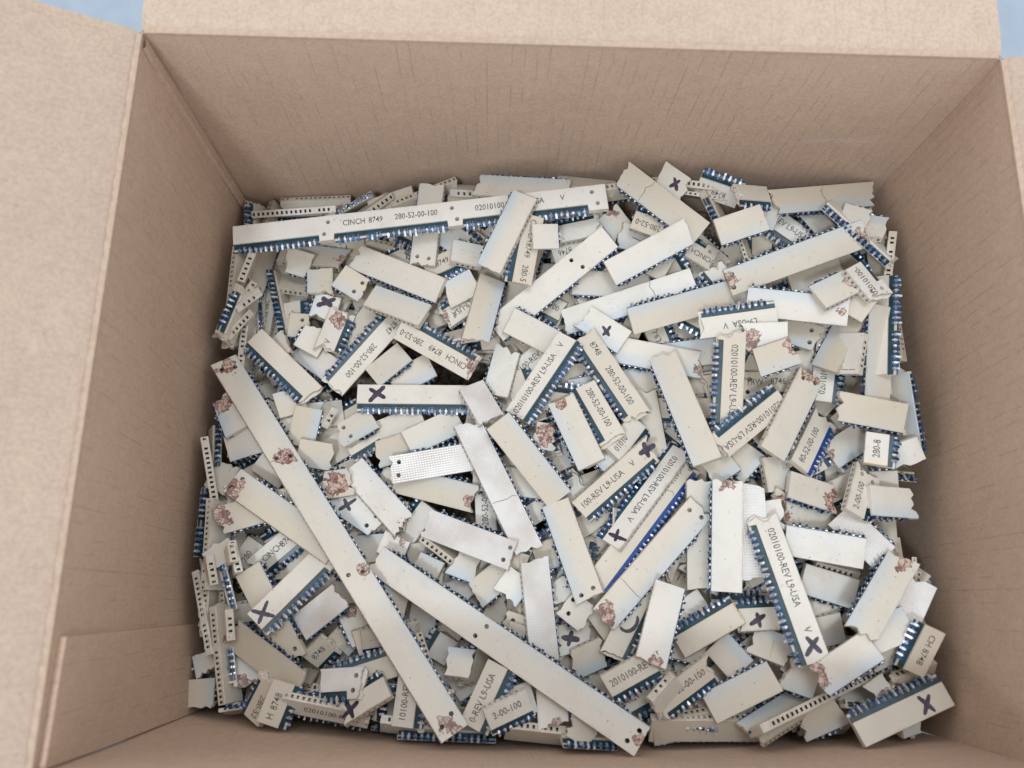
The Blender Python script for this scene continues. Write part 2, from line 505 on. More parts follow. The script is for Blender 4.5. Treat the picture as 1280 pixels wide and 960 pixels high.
def make_bar(L, ends, holes, seed, detail=2):
    """returns body, potting and pins mesh builders in the bar's own frame: text face up, contacts on -y"""
    r = random.Random(seed)
    left = end_profile(ends[0], r, -1, L); right = end_profile(ends[1], r, 1, L)
    xl, xr = left[0][0], right[0][0]
    # outline counter-clockwise starting at left end top (+y): go down the left end, along -y, up the right end
    out1 = left + right[::-1]
    jag = [ends[0] != 'c'] * (len(left) - 1) + [False] + [ends[1] != 'c'] * (len(right) - 1)
    hl = []
    tabs = []
    for h in holes:
        hx = (h - .5) * L
        lo = max(p[0] for p in left) + .0019; hi = min(p[0] for p in right) - .0019
        hx = min(max(hx, lo), hi)
        if lo > hi: continue
        st = r.choice((-.0011, .0011))
        for yy, dx in ((.0030, st), (-.0031, -st)):
            cx = min(max(hx + dx, lo), hi)
            hl.append(circle(cx, yy, .00108))
        tabs.append((hx - .0036, hx + .0036))
    if ends[0] == 'j' and r.random() < .6: tabs.append((-L, max(p[0] for p in left) + .0012))
    if ends[1] == 'j' and r.random() < .6: tabs.append((min(p[0] for p in right) - .0012, L))
    b = MB()
    c = .00024
    # ---- lower plate (the plain face is at z = -T/2)
    lo_in = inset(out1, c)
    n = len(out1)
    for i in range(n):
        j = (i + 1) % n
        mi = 1 if i < len(jag) and jag[i] else 0
        p, q = out1[i], out1[j]; pi, qi = lo_in[i], lo_in[j]
        b.face([(*pi, -T / 2), (*qi, -T / 2), (*q, -T / 2 + c), (*p, -T / 2 + c)], mi)
        if i != n - 1:
            b.face([(*p, -T / 2 + c), (*q, -T / 2 + c), (*q, Z1), (*p, Z1)], mi)
    ov, of = fill(lo_in, hl)
    for f in of: b.face([(ov[k][0], ov[k][1], -T / 2) for k in f][::-1], 0)
    ov, of = fill(out1, hl)
    for f in of: b.face([(ov[k][0], ov[k][1], Z1) for k in f], 0)
    # ---- upper plate, stepped back over the contact row except at the tabs
    le = -W / 2 + LEDGE
    def shrink(prof, sgn):
        o = []
        for (x, y) in prof:
            o.append((x - sgn * (r.uniform(0, .0019) if len(prof) > 2 and y < W / 2 - 1e-6 else 0), y))
        return o
    def at(prof, y):
        for a_, b_ in zip(prof, prof[1:]):
            if b_[1] <= y <= a_[1] + 1e-9:
                t = (a_[1] - y) / max(1e-9, a_[1] - b_[1]); return a_[0] + (b_[0] - a_[0]) * t
        return prof[-1][0]
    l2, r2 = shrink(left, -1), shrink(right, 1)
    xa, xb = at(l2, le), at(r2, le)
    runs = []                                    # intervals of x with the ledge open
    cur = [(xa, xb)]
    for t0, t1 in tabs:
        nx = []
        for a_, b_ in cur:
            if t1 <= a_ or t0 >= b_: nx.append((a_, b_)); continue
            if t0 > a_ + .003: nx.append((a_, t0))
            if t1 < b_ - .003: nx.append((t1, b_))
        cur = nx
    cur.sort()
    ltab = not cur or cur[0][0] > xa + 1e-6
    rtab = not cur or cur[-1][1] < xb - 1e-6
    pts = [p for p in l2 if p[1] > le + 1e-5] + ([(xa, le)] if not ltab else [p for p in l2 if p[1] <= le + 1e-5])
    jg = [ends[0] != 'c'] * (len(pts) - 1)
    for a_, b_ in cur:
        if a_ > xa + 1e-6: pts += [(a_, -W / 2), (a_ + .0003, le)]; jg += [False, False]
        if b_ < xb - 1e-6: pts += [(b_ - .0003, le), (b_, -W / 2)]; jg += [False, False]
    k0 = len(pts)
    rr_ = r2[::-1]
    pts += ([(xb, le)] if not rtab else [p for p in rr_ if p[1] <= le + 1e-5]) + [p for p in rr_ if p[1] > le + 1e-5]
    jg += [False] + [ends[1] != 'c'] * (len(pts) - k0 - 1)
    up = pts; n = len(up); up_in = inset(up, c)
    for i in range(n):
        j = (i + 1) % n
        mi = 1 if i < len(jg) and jg[i] else 0
        p, q = up[i], up[j]; pi, qi = up_in[i], up_in[j]
        b.face([(*p, T / 2 - c), (*q, T / 2 - c), (*qi, T / 2), (*pi, T / 2)], mi)
        if i != n - 1:
            b.face([(*p, Z1), (*q, Z1), (*q, T / 2 - c), (*p, T / 2 - c)], mi)
    ov, of = fill(up_in, hl)
    for f in of: b.face([(ov[k][0], ov[k][1], T / 2) for k in f], 0)
    for h in hl:
        for i in range(len(h)):
            p, q = h[i], h[(i + 1) % len(h)]
            b.face([(*q, -T / 2), (*p, -T / 2), (*p, T / 2), (*q, T / 2)], 0)
    # ---- row of sockets along the +y edge
    y = W / 2; z0, z3 = -T / 2 + c, T / 2 - c
    if detail < 1:
        b.face([(xr, y, z0), (xl, y, z0), (xl, y, z3), (xr, y, z3)])
    else:
        nn = max(1, int((xr - xl - .0012) / .0023)); st = (xr - xl) / nn
        sw, sh = .00055, .00080; dp = .0018
        gap = r.randint(5, 14)
        for k in range(nn):
            a_ = xl + k * st; b_ = a_ + st; m = (a_ + b_) / 2
            if (k % 16) == gap or k in (0, nn - 1) and r.random() < .5:
                b.face([(b_, y, z0), (a_, y, z0), (a_, y, z3), (b_, y, z3)]); continue
            O = [(a_, z0), (b_, z0), (b_, z3), (a_, z3)]
            I = [(m - sw, -sh), (m + sw, -sh), (m + sw, sh), (m - sw, sh)]
            for i in range(4):
                j = (i + 1) % 4
                b.face([(O[j][0], y, O[j][1]), (O[i][0], y, O[i][1]), (I[i][0], y, I[i][1]), (I[j][0], y, I[j][1])])
                b.face([(I[j][0], y, I[j][1]), (I[i][0], y, I[i][1]), (I[i][0], y - dp, I[i][1]), (I[j][0], y - dp, I[j][1])], 2)
            b.face([(p[0], y - dp, p[1]) for p in I[::-1]], 2)
    # ---- potting strip and contacts
    pot, pin = MB(), MB()
    for a_, b_ in cur:
        pot.boxq(a_ + .0002, b_ - .0002, -W / 2 + .0012, le - .00005, Z1 + .00002, Z1 + .0011, 0, ('z-',))
        pot.boxq(a_ + .0002, b_ - .0002, -W / 2 - .00035, -W / 2 - .00002, -T / 2 + .0006, Z1 - .0001, 1, ())
        k = max(1, int((b_ - a_ - .001) / PITCH)); s0 = a_ + ((b_ - a_) - (k - 1) * PITCH) / 2
        for i in range(k):
            x = s0 + i * PITCH + r.uniform(-.00012, .00012)
            if r.random() < .035: continue
            # blue web between contacts
            xw = x + PITCH / 2
            if xw + .0006 < b_:
                ex = r.uniform(.0006, .0015)
                pot.face([(xw - .0005, le - .0016, Z1 + .0012), (xw + .0005, le - .0016, Z1 + .0012), (xw + .0005, -W / 2 - ex, Z1 + .0002), (xw - .0005, -W / 2 - ex, Z1 + .0002)][::-1], 1)
                pot.face([(xw - .0005, -W / 2 - ex, Z1 + .0002), (xw + .0005, -W / 2 - ex, Z1 + .0002), (xw + .0005, -W / 2 - ex * .8, -T / 2 + .0006), (xw - .0005, -W / 2 - ex * .8, -T / 2 + .0006)][::-1], 1)
                for sg in (-.0005, .0005):
                    pot.face([(xw + sg, le - .0016, Z1 + .0012), (xw + sg, -W / 2 - ex, Z1 + .0002), (xw + sg, -W / 2 - ex * .8, -T / 2 + .0006), (xw + sg, -W / 2 + .0002, -T / 2 + .0006), (xw + sg, -W / 2 + .0012, Z1)], 1)
            bend = r.uniform(-.0004, .0006); lat = r.uniform(-.0002, .0002) if r.random() < .86 else r.uniform(-.0010, .0010)
            prof = [(-W / 2 + .0022, Z1 + .0009, .00022), (-W / 2 + .0005, Z1 + .0015 + bend, .00048), (-W / 2 - .0016 - bend, Z1 + .0001, .00052)]
            if r.random() < .12: prof[2] = (prof[2][0] + .0010, prof[2][1] + .0006, .0004)
            if detail < 1: prof = [prof[0], prof[2]]
            sec = []
            for m_, (yy, zz, w) in enumerate(prof):
                xx = x + lat * m_ / 2
                sec.append([(xx - w, yy, zz), (xx + w, yy, zz), (xx + w, yy, zz - .00035), (xx - w, yy, zz - .00035)])
            for s_, t_ in zip(sec, sec[1:]):
                for i_ in range(4):
                    j_ = (i_ + 1) % 4
                    pin.face([s_[j_], s_[i_], t_[i_], t_[j_]])
            pin.face(sec[-1][::-1])
            # foot of the contact showing on the plain side
            pin.boxq(x - .0004, x + .0004, -W / 2 - .0007, -W / 2 - .0003, -T / 2 + .0003, -T / 2 + .0011)
    return b, pot, pin, (left, right)

_text_cache = {}
def text_mesh(s):
    if s in _text_cache: return _text_cache[s]
    cu = bpy.data.curves.new("lettering", 'FONT')
    cu.body = s; cu.size = .0043; cu.offset = .00005; cu.align_x = 'LEFT'; cu.align_y = 'CENTER'; cu.resolution_u = 2
    cu.space_character = 1.0
    tmp = bpy.data.objects.new("lettering", cu); col.objects.link(tmp)
    bpy.context.view_layer.update()
    me = bpy.data.meshes.new_from_object(tmp.evaluated_get(bpy.context.evaluated_depsgraph_get()))
    bpy.data.objects.remove(tmp)
    for v in me.vertices: v.co.x *= .84
    xs = [v.co.x for v in me.vertices] or [0]
    me.materials.append(M_INK)
    _text_cache[s] = (me, max(xs))
    return _text_cache[s]

def stroke(pts, w, z, r):
    """marker stroke: ragged ribbon through pts"""
    P = [Vector(p) for p in pts]; dense = []
    for a, b in zip(P, P[1:]):
        k = max(2, int((b - a).length / .0007))
        dense += [a.lerp(b, i / k) for i in range(k)]
    dense.append(P[-1]); vs = []
    for i, p in enumerate(dense):
        d = (dense[min(i + 1, len(dense) - 1)] - dense[max(i - 1, 0)]).normalized(); nrm = Vector((-d.y, d.x))
        t = i / (len(dense) - 1); ww = w * (.55 + .45 * math.sin(math.pi * min(1, max(0, .12 + .8 * t)))) * r.uniform(.86, 1.12)
        if i in (0, len(dense) - 1): ww *= .5
        vs += [(*(p + nrm * ww / 2), z), (*(p - nrm * ww / 2), z)]
    return vs, [(2 * i, 2 * i + 1, 2 * i + 3, 2 * i + 2) for i in range(len(dense) - 1)]

def matrix(rec):
    x, y, z, psi, th, ro = rec
    c, s = math.cos, math.sin
    Rz = Matrix.Rotation(psi, 3, 'Z'); Ry = Matrix.Rotation(-th, 3, 'Y'); Rx = Matrix.Rotation(ro, 3, 'X')
    M = (Rz @ Ry @ Rx).to_4x4(); M.translation = Vector((x, y, z)); return M

GROUP = "broken connector bars heaped in the box"
def place_bar(i, rec, L, face, ends, holes, stains, crosses, texts, opts, label, group=GROUP):
    sg = 1 if face == 'T' else -1
    fx = (lambda u: u) if sg > 0 else (lambda u: 1 - u)
    e2 = ends if sg > 0 else ends[::-1]
    body, pot, pin, prof = make_bar(L, e2, [fx(h) for h in holes], 1000 + i)
    root = bpy.data.objects.new("connector_bar", None)
    root.empty_display_size = .01
    col.objects.link(root)
    M = matrix(rec)
    if sg < 0: M = M @ Matrix.Rotation(math.pi, 4, 'Y')
    root.matrix_world = M
    root["label"] = label; root["category"] = "connector bar"; root["group"] = group
    r = random.Random(5000 + i)
    o = link("body", body.mesh("body"), root, [M_RIB if opts.get('g') else M_CREAM, M_FRACT, M_SOCKET])
    for k, nm in enumerate(("stain_a", "stain_b", "stain_c", "stain_d")):
        if k < len(stains):
            f, rad = stains[k]
            o[nm] = [(fx(f) - .5) * L, r.uniform(-.002, .002), rad * .00074]
        else: o[nm] = [0.0, 0.0, -1.0]
    if pot.f: link("potting_strip", pot.mesh("potting"), root, [M_COBALT if opts.get('co') else M_TEAL, M_COBALT if opts.get('co') else M_BLUE])
    if pin.f:
        p = link("contact_pins", pin.mesh("pins"), root, [M_PIN]); p["kind"] = "stuff"
    zf = sg * (T / 2 + .00005)
    yc = LEDGE / 2 if sg > 0 else 0.0
    if sg > 0:
        for s, ts in texts:
            x0 = (ts - .5) * L; lim = L / 2 - .0012; lo = -L / 2 + (.0012 if ends[0] == 'c' else .003)
            if ends[1] == 'j': lim -= .002
            adv = .00212
            while x0 < lo and s: s = s[1:]; x0 += adv
            while s and x0 + text_mesh(s)[1] > lim: s = s[:-1]
            s2 = s.strip()
            if not s2: continue
            t = link("printed_lettering", text_mesh(s2)[0], root)
            t.location = (x0, yc + r.uniform(-.0003, .0003), zf)
            t.rotation_euler = (0, 0, r.uniform(-.012, .012))
    for f in crosses:
        cx = (fx(f) - .5) * L; cx = min(max(cx, -L / 2 + .0045), L / 2 - .0045) if L > .01 else 0
        a = r.uniform(.2, 1.35); b_ = a + r.uniform(1.05, 1.95); s = r.uniform(.0042, .0056); pw = r.uniform(.0019, .0028)
        cy = yc
        for ang in (a, b_):
            k = r.uniform(.65, 1.15) * s; sy = min(1.0, .0048 / (abs(math.sin(ang)) * k + 1e-6))
            d = Vector((math.cos(ang), math.sin(ang) * sy)) * k
            mid = Vector((cx, cy)) + Vector((r.uniform(-.0005, .0005), r.uniform(-.0005, .0005)))
            vs, fs = stroke([mid - d, mid + d * .1 + Vector((r.uniform(-.0003, .0003), 0)), mid + d], pw * r.uniform(.8, 1.15), zf + (.00002 if ang == a else .00004) * sg, r)
            link("marker_stroke", mesh("marker_stroke", vs, fs), root, [M_MARK])
    for f in opts.get('hook', []):
        cx = (fx(f) - .5) * L
        arc = [Vector((cx + .0050 * math.cos(t), yc + .0040 * math.sin(t))) for t in [2.6 + k * .42 for k in range(8)]]
        vs, fs = stroke([p for p in arc], .0017, zf, r)
        link("marker_stroke", mesh("marker_stroke", vs, fs), root, [M_MARK])
    for f in opts.get('crk', []):
        cx = (fx(f) - .5) * L; p = [Vector((cx + r.uniform(-.0010, .0010) + t * .001, W / 2 * .97 - t * (W * .97 if sg < 0 else W * .72))) for t in [k / 5 for k in range(6)]]
        vs, fs = stroke(p, .00028, zf, r)
        link("crack", mesh("crack", vs, fs), root, [M_CRACK])
    for f in opts.get('gold', []):
        cx = (fx(f) - .5) * L; cx = min(max(cx, -L / 2 + .0004), L / 2 - .0004)
        g = MB(); y = -W / 2 + .004
        while y < W / 2 - .002:
            st = r.uniform(.0012, .0026); ox = r.uniform(-.00025, .00025); hz = r.uniform(.00008, .0002)
            g.boxq(cx + ox - .00014, cx + ox + .00014, y, y + st, -T / 2 - hz, T / 2 + hz); y += st + r.uniform(0, .0007)
        link("gold_wire", g.mesh("gold_wire"), root, [M_GOLD])
    return root

# (x, y, z, heading, pitch, roll), length, face up (T printed / P plain), ends, holes, residue spots, crosses, lettering, extras, label
BARS = [
((-0.1274,0.2570,-0.1405,0.091,-0.033,1.047),0.0385,'P','jc',[],[],[],[],{},'medium edge-on socket bar, left of the long printed bar at the back'),
((-0.1427,0.2537,-0.1431,0.067,0.016,-0.663),0.0382,'T','jc',[],[],[],[],{},'medium bar tipped pins-up lying level, left of the long printed bar at the back'),
((-0.0848,0.2543,-0.1289,0.256,0.228,0.052),0.0261,'P','jc',[],[],[],[],{},'short plain bar, left of the long printed bar at the back'),
((-0.1509,0.1970,-0.1431,-1.638,0.065,0.244),0.0355,'T','cc',[],[],[],[('280-52-00-100', 0.3)],{},'short bar printed 280-52-00-100, left of the long printed bar at the back'),
((-0.0921,0.1276,-0.1307,0.570,0.081,-0.017),0.0170,'T','cc',[],[],[],[('280-52-00-100', 0.1)],{},'tiny bar printed 280-52-00-100, above the longest diagonal bar'),
((-0.1434,0.0719,-0.1363,1.040,-0.016,0.244),0.0138,'T','cc',[],[],[],[('280', 0.2)],{},'tiny bar printed 280, left of the longest diagonal bar'),
((-0.1071,0.2546,-0.1334,0.487,0.228,-1.309),0.0275,'T','jc',[],[],[],[],{},'short bar tipped pins-up rising right, left of the long printed bar at the back'),
((-0.0915,0.2296,-0.1330,-0.197,-0.016,1.047),0.0171,'P','jc',[],[],[],[],{},'tiny edge-on socket bar lying level, left of the long printed bar at the back'),
((-0.1326,0.1936,-0.1382,1.720,-0.163,-0.192),0.0184,'T','cc',[],[],[],[('0100-', 0.25)],{},'tiny bar printed 0100-, left of the long printed bar at the back'),
((-0.1551,0.2058,-0.1227,-2.128,-0.244,0.698),0.0120,'P','jj',[],[(0.5, 5)],[],[],{},'tiny edge-on socket bar with brown residue, left of the long printed bar at the back'),
((-0.1550,0.1979,-0.1207,-2.337,0.179,0.663),0.0160,'P','jj',[],[],[],[],{},'tiny edge-on socket bar rising right, on the upper part of the left wall'),
((-0.1605,0.1845,-0.1254,-2.148,0.163,0.785),0.0203,'P','cj',[],[],[],[],{},'lowest tiny edge-on socket bar rising steeply right, on the upper part of the left wall'),
((-0.1585,0.1875,-0.1194,-1.869,-0.033,-1.326),0.0312,'T','jj',[],[],[],[],{},'short bar tipped pins-up rising steeply right, left of the long printed bar at the back'),
((-0.0694,0.1612,-0.1285,0.516,0.114,-0.052),0.0228,'P','cc',[],[],[],[],{},'rightmost tiny plain bar rising right, left of the steep bluish-white bar'),
((-0.1295,0.1459,-0.1293,-2.757,0.228,0.017),0.0140,'P','cc',[],[],[],[],{},'leftmost tiny plain bar rising right, above the longest diagonal bar'),
((-0.1212,0.1339,-0.1289,1.391,0.130,0.140),0.0191,'P','cc',[],[],[],[],{},'tiny plain bar pointing straight down, above the longest diagonal bar'),
((-0.1605,0.1080,-0.1344,-1.903,0.244,0.244),0.0179,'P','jj',[],[],[],[],{},'tiny plain bar rising steeply right, left of the longest diagonal bar'),
((-0.1120,0.1410,-0.1314,-2.077,-0.130,0.873),0.0120,'P','jj',[],[],[],[],{},'tiny edge-on socket bar, above the longest diagonal bar'),
((-0.0167,0.2538,-0.1062,2.982,-0.228,0.192),0.0501,'P','jj',[],[],[],[],{},'medium plain bar, above the bar crossing the long printed one'),
((-0.0465,0.2597,-0.1204,3.047,-0.147,0.873),0.0121,'P','cc',[],[],[],[],{},'tiny edge-on socket bar, right of the long printed bar at the back'),
((0.0312,0.2397,-0.1133,-0.867,-0.244,0.087),0.0166,'P','jj',[],[(0.1, 5)],[],[],{},'tiny plain bar with brown residue, right of the bar crossing the long printed one'),
((0.0073,0.2267,-0.1142,-2.892,-0.244,-0.244),0.0166,'T','cc',[],[],[],[('8746', 0.4)],{},'tiny bar printed 8746, right of the bar crossing the long printed one'),
((-0.0521,0.2316,-0.1187,-0.591,0.016,0.052),0.0164,'P','cc',[],[],[],[],{},'tiny plain bar, right of the long printed bar at the back'),
((-0.0546,0.2156,-0.1164,0.427,0.179,-0.140),0.0200,'T','cc',[],[],[],[('8749', 0.3)],{},'tiny bar printed 8749, below the long printed bar at the back'),
((0.0401,0.2319,-0.1132,-0.117,-0.244,0.244),0.0175,'P','jj',[],[],[],[],{},'tiny plain bar falling right, right of the bar crossing the long printed one'),
((0.1532,0.2293,-0.0892,2.905,-0.244,0.244),0.0124,'P','jc',[],[],[],[],{},'tiny plain bar lying level, right of the long bar rising to the back right corner'),
((0.1393,0.1165,-0.1069,0.333,-0.016,-0.140),0.0120,'P','cc',[],[],[],[],{},'tiny plain bar rising right, above the stained bar near the right wall'),
((0.1582,0.1129,-0.1008,-0.056,-0.081,-1.134),0.0120,'T','cc',[],[],[],[],{},'tiny bar tipped pins-up, above the stained bar near the right wall'),
((-0.0512,0.0318,-0.1304,-2.091,0.000,-0.244),0.0120,'T','cc',[],[],[],[],{},'tiny bar with teal pin strip, left of the second longest diagonal bar'),
((-0.1574,0.0232,-0.1326,-1.182,0.228,0.087),0.0120,'P','jj',[],[],[],[],{},'topmost tiny plain bar pointing straight down, left of the longest diagonal bar'),
((-0.0617,0.0731,-0.1334,0.210,-0.049,0.244),0.0126,'P','cc',[],[],[],[],{},'topmost tiny plain bar lying level, right of the longest diagonal bar'),
((-0.1326,0.0813,-0.1404,-2.607,-0.244,-1.047),0.0120,'T','cc',[],[],[],[],{},'tiny bar tipped pins-up rising right, left of the longest diagonal bar'),
((-0.0941,0.2540,-0.1292,-2.447,0.000,0.960),0.0202,'P','cj',[],[],[],[],{},'tiny edge-on socket bar rising right, back heap, left of centre'),
((-0.0660,0.2554,-0.1235,0.457,-0.033,1.257),0.0374,'P','cj',[],[],[],[],{},'short edge-on socket bar, above the long printed bar at the back'),
((-0.1250,0.2268,-0.1359,3.011,-0.081,0.314),0.0371,'P','jc',[],[(0.06, 5)],[],[],{},'short plain bar with brown residue, left of the long printed bar at the back'),
((-0.1283,0.1872,-0.1331,-0.055,0.033,-0.087),0.0127,'P','cj',[0.8],[],[],[],{},'tiny plain bar with drilled end lying level, upper heap, left of centre'),
((-0.1158,0.1965,-0.1299,-1.804,0.000,-0.017),0.0168,'P','jj',[],[],[0.35],[],{},'tiny plain bar with black cross, left of the long printed bar at the back'),
((-0.1543,0.2119,-0.1201,-1.833,0.033,1.361),0.0187,'P','jj',[],[],[],[],{},'topmost tiny edge-on socket bar rising steeply right, on the upper part of the left wall'),
((-0.1410,0.2005,-0.1405,-1.291,0.033,-1.257),0.0387,'T','cc',[],[],[],[],{},'medium bar tipped pins-up falling steeply right, left of the long printed bar at the back'),
((-0.1025,0.1790,-0.1350,-2.176,-0.130,0.192),0.0397,'P','cc',[],[],[],[],{},'medium plain bar, left of the steep bluish-white bar'),
((-0.1193,0.1695,-0.1340,-0.616,0.179,-0.087),0.0224,'P','cc',[],[],[],[],{},'tiny plain bar falling right, left of the steep bluish-white bar'),
((-0.0812,0.1659,-0.1275,0.715,0.065,-0.244),0.0209,'P','cc',[],[],[],[],{},'leftmost tiny plain bar rising right, left of the steep bluish-white bar'),
((-0.0740,0.1356,-0.1288,0.393,0.130,-0.052),0.0235,'P','cc',[],[],[],[],{},'rightmost tiny plain bar rising right, above the longest diagonal bar'),
((-0.0756,0.1232,-0.1262,0.306,0.114,0.052),0.0214,'P','jc',[],[],[],[],{},'second from left, tiny plain bar rising right, above the longest diagonal bar'),
((-0.1144,0.1204,-0.1291,-0.114,-0.195,0.244),0.0179,'P','cj',[],[],[],[],{},'tiny plain bar lying level, above the longest diagonal bar'),
((-0.1357,0.1139,-0.1317,2.557,0.114,-0.244),0.0168,'P','cc',[],[],[],[],{},'tiny plain bar falling right, above the longest diagonal bar'),
((-0.1473,0.1260,-0.1298,0.282,0.179,0.140),0.0243,'P','cc',[],[],[],[],{},'short plain bar rising right, above the longest diagonal bar'),
((-0.1679,0.1246,-0.1399,1.660,-0.016,-1.047),0.0212,'T','cc',[],[],[],[],{},'tiny bar tipped pins-up pointing straight down, left of the longest diagonal bar'),
((-0.1655,0.0868,-0.1362,-1.572,0.016,-1.292),0.0323,'T','cc',[],[],[],[],{},'short bar tipped pins-up, left of the longest diagonal bar'),
((-0.1481,0.0968,-0.1255,-0.058,-0.244,-0.244),0.0183,'P','jc',[],[],[],[],{'g': 1},'tiny ribbed plain bar, left of the longest diagonal bar'),
((-0.1357,0.2136,-0.1424,3.029,0.000,0.559),0.0194,'P','jc',[],[],[],[],{},'tiny plain bar lying level, left of the long printed bar at the back'),
((-0.1324,0.2217,-0.1320,-0.281,0.000,0.244),0.0166,'P','jj',[],[],[],[],{},'tiny plain bar falling right, left of the long printed bar at the back'),
((-0.1189,0.2095,-0.1278,-1.456,0.163,0.017),0.0158,'P','jj',[],[],[],[],{},'tiny plain bar pointing straight down, left of the long printed bar at the back'),
((-0.1210,0.1798,-0.1300,-1.995,0.065,-0.192),0.0160,'P','jc',[],[],[],[],{},'tiny plain bar rising steeply right, left of the long printed bar at the back'),
((-0.1360,0.1752,-0.1288,-2.455,-0.244,0.244),0.0120,'P','jj',[],[],[],[],{},'tiny plain bar rising right, left of the long printed bar at the back'),
((0.0147,0.2593,-0.1109,3.003,-0.114,0.698),0.0318,'P','cj',[],[],[],[],{},'short edge-on socket bar, right of the bar crossing the long printed one'),
((-0.0407,0.2366,-0.1202,-0.696,-0.016,-1.047),0.0156,'T','cc',[],[],[],[],{},'tiny bar tipped pins-up, left of the bar crossing the long printed one'),
((-0.0447,0.1964,-0.1196,-2.507,-0.081,0.087),0.0256,'T','cj',[],[(0.95, 4)],[],[('L9-USA', 0.35)],{},'short bar printed L9-USA with brown residue, left of the steep bluish-white bar'),
((-0.0018,0.1965,-0.1227,-0.501,0.000,0.140),0.0191,'T','cj',[],[],[],[('280-52-00-100', -0.5)],{},'tiny bar printed 280-52-00-100, right of the steep bluish-white bar'),
((0.0288,0.2079,-0.1172,-0.029,0.000,0.017),0.0388,'P','cc',[],[],[],[],{},'medium plain bar, above the 8748 bar forming a peak'),
((0.1173,0.2339,-0.1062,-0.706,0.098,0.192),0.0287,'T','cj',[],[(0.95, 5)],[],[('-REV L9-USA', 0.12)],{},'short bar printed -REV L9-USA with brown residue falling right, back heap, right of centre'),
((0.1312,0.2374,-0.1030,-0.923,0.000,-0.244),0.0166,'P','cc',[],[],[],[],{},'tiny plain bar falling steeply right, above the long bar rising to the back right corner'),
((0.1038,0.2430,-0.1028,-0.507,0.244,0.489),0.0162,'P','cc',[],[],[],[],{},'tiny plain bar falling right, above the long bar rising to the back right corner'),
((0.0818,0.2547,-0.1009,2.788,-0.033,-1.012),0.0219,'T','cc',[],[],[],[('8749', 0.3)],{},'tiny bar tipped pins-up, above the long bar rising to the back right corner'),
((0.1435,0.2334,-0.0883,2.721,-0.244,0.140),0.0137,'P','jc',[],[],[],[],{},'tiny plain bar falling right, back right corner'),
((-0.0135,0.1645,-0.1243,0.740,0.098,0.244),0.0271,'T','cc',[],[],[],[('02010100-REV L9-USA', 0.1)],{},'short bar printed 02010100-REV L9-USA, left of the steep REV L9-USA bar in mid-heap'),
((0.0010,0.1236,-0.1237,2.026,-0.163,-0.087),0.0220,'P','cc',[],[],[],[],{},'tiny plain bar, below the steep REV L9-USA bar in mid-heap'),
((-0.0296,0.0963,-0.1270,1.639,0.000,0.052),0.0220,'T','cc',[],[],[],[('280-52-00-100', 0.1)],{},'tiny bar printed 280-52-00-100, left of the steep bar with one end hole'),
((0.0532,0.1835,-0.1189,1.979,0.195,-0.087),0.0245,'T','cc',[],[],[],[('REV L9-USA', 0.05)],{},'short bar printed REV L9-USA, right of the 8748 bar forming a peak'),
((0.0132,0.1607,-0.1223,0.190,0.212,0.087),0.0141,'P','cc',[],[],[],[],{},'tiny plain bar, left of the 8748 bar forming a peak'),
((0.1181,0.1652,-0.1058,0.279,0.212,0.140),0.0158,'P','cc',[],[],[],[],{},'tiny plain bar, below the long bar rising to the back right corner'),
((0.1487,0.1065,-0.0956,-3.114,-0.244,-0.244),0.0120,'P','cc',[],[],[],[],{},'tiny plain bar lying level, above the stained bar near the right wall'),
((0.1329,0.1049,-0.1055,0.440,0.244,0.244),0.0120,'T','cc',[],[],[],[('A', 0.7)],{},'tiny bar printed A, above the crossed REV L9-USA bar at right'),
((0.1555,0.1193,-0.0861,-1.150,-0.244,0.244),0.0120,'P','cj',[],[],[],[],{},'tiny plain bar falling steeply right, above the stained bar near the right wall'),
((0.1277,0.0726,-0.1061,2.905,0.000,0.873),0.0199,'P','cc',[],[],[],[],{},'tiny edge-on socket bar, left of the stained bar near the right wall'),
((0.1209,0.0502,-0.1056,-0.121,0.016,0.017),0.0120,'P','cc',[],[],[],[],{},'topmost tiny plain bar lying level, on the lower part of the right wall'),
((0.1205,0.0431,-0.1028,0.231,0.016,0.244),0.0138,'P','cc',[],[],[],[],{},'lowest tiny plain bar lying level, on the lower part of the right wall'),
((0.0628,0.0495,-0.1148,0.593,-0.016,0.000),0.0176,'P','jc',[],[],[],[],{},'tiny plain bar, below the cracked bar over the cobalt strip'),
((-0.0425,0.0570,-0.1283,-1.093,-0.016,0.052),0.0152,'P','jj',[],[],[],[],{},'tiny plain bar, above the second longest diagonal bar'),
((-0.0561,0.0649,-0.1279,0.131,0.244,-0.192),0.0158,'P','cj',[],[],[],[],{},'lowest tiny plain bar lying level, right of the longest diagonal bar'),
((0.0108,0.0371,-0.1197,0.229,-0.179,-0.192),0.0203,'P','jj',[],[],[0.4],[],{},'tiny plain bar with black cross, right of the shiny ribbed bar'),
((0.0163,0.0287,-0.1166,0.409,-0.081,0.244),0.0199,'P','jj',[],[],[],[],{},'tiny plain bar rising right, right of the shiny ribbed bar'),
((-0.0385,0.0170,-0.1258,0.643,0.081,-0.244),0.0134,'P','cc',[],[],[],[],{},'tiny plain bar rising right, left of the second longest diagonal bar'),
((-0.0936,0.0358,-0.1291,0.834,0.065,0.244),0.0120,'P','cj',[],[],[],[],{},'tiny plain bar rising steeply right, below the longest diagonal bar'),
((-0.0889,0.0411,-0.1262,-1.063,0.000,-0.244),0.0171,'P','jc',[],[(0.05, 5)],[],[],{},'tiny plain bar with brown residue falling steeply right, lower heap, left of centre'),
((-0.0831,0.0343,-0.1236,0.377,-0.228,0.244),0.0123,'P','cc',[],[],[],[],{},'tiny plain bar rising right, below the longest diagonal bar'),
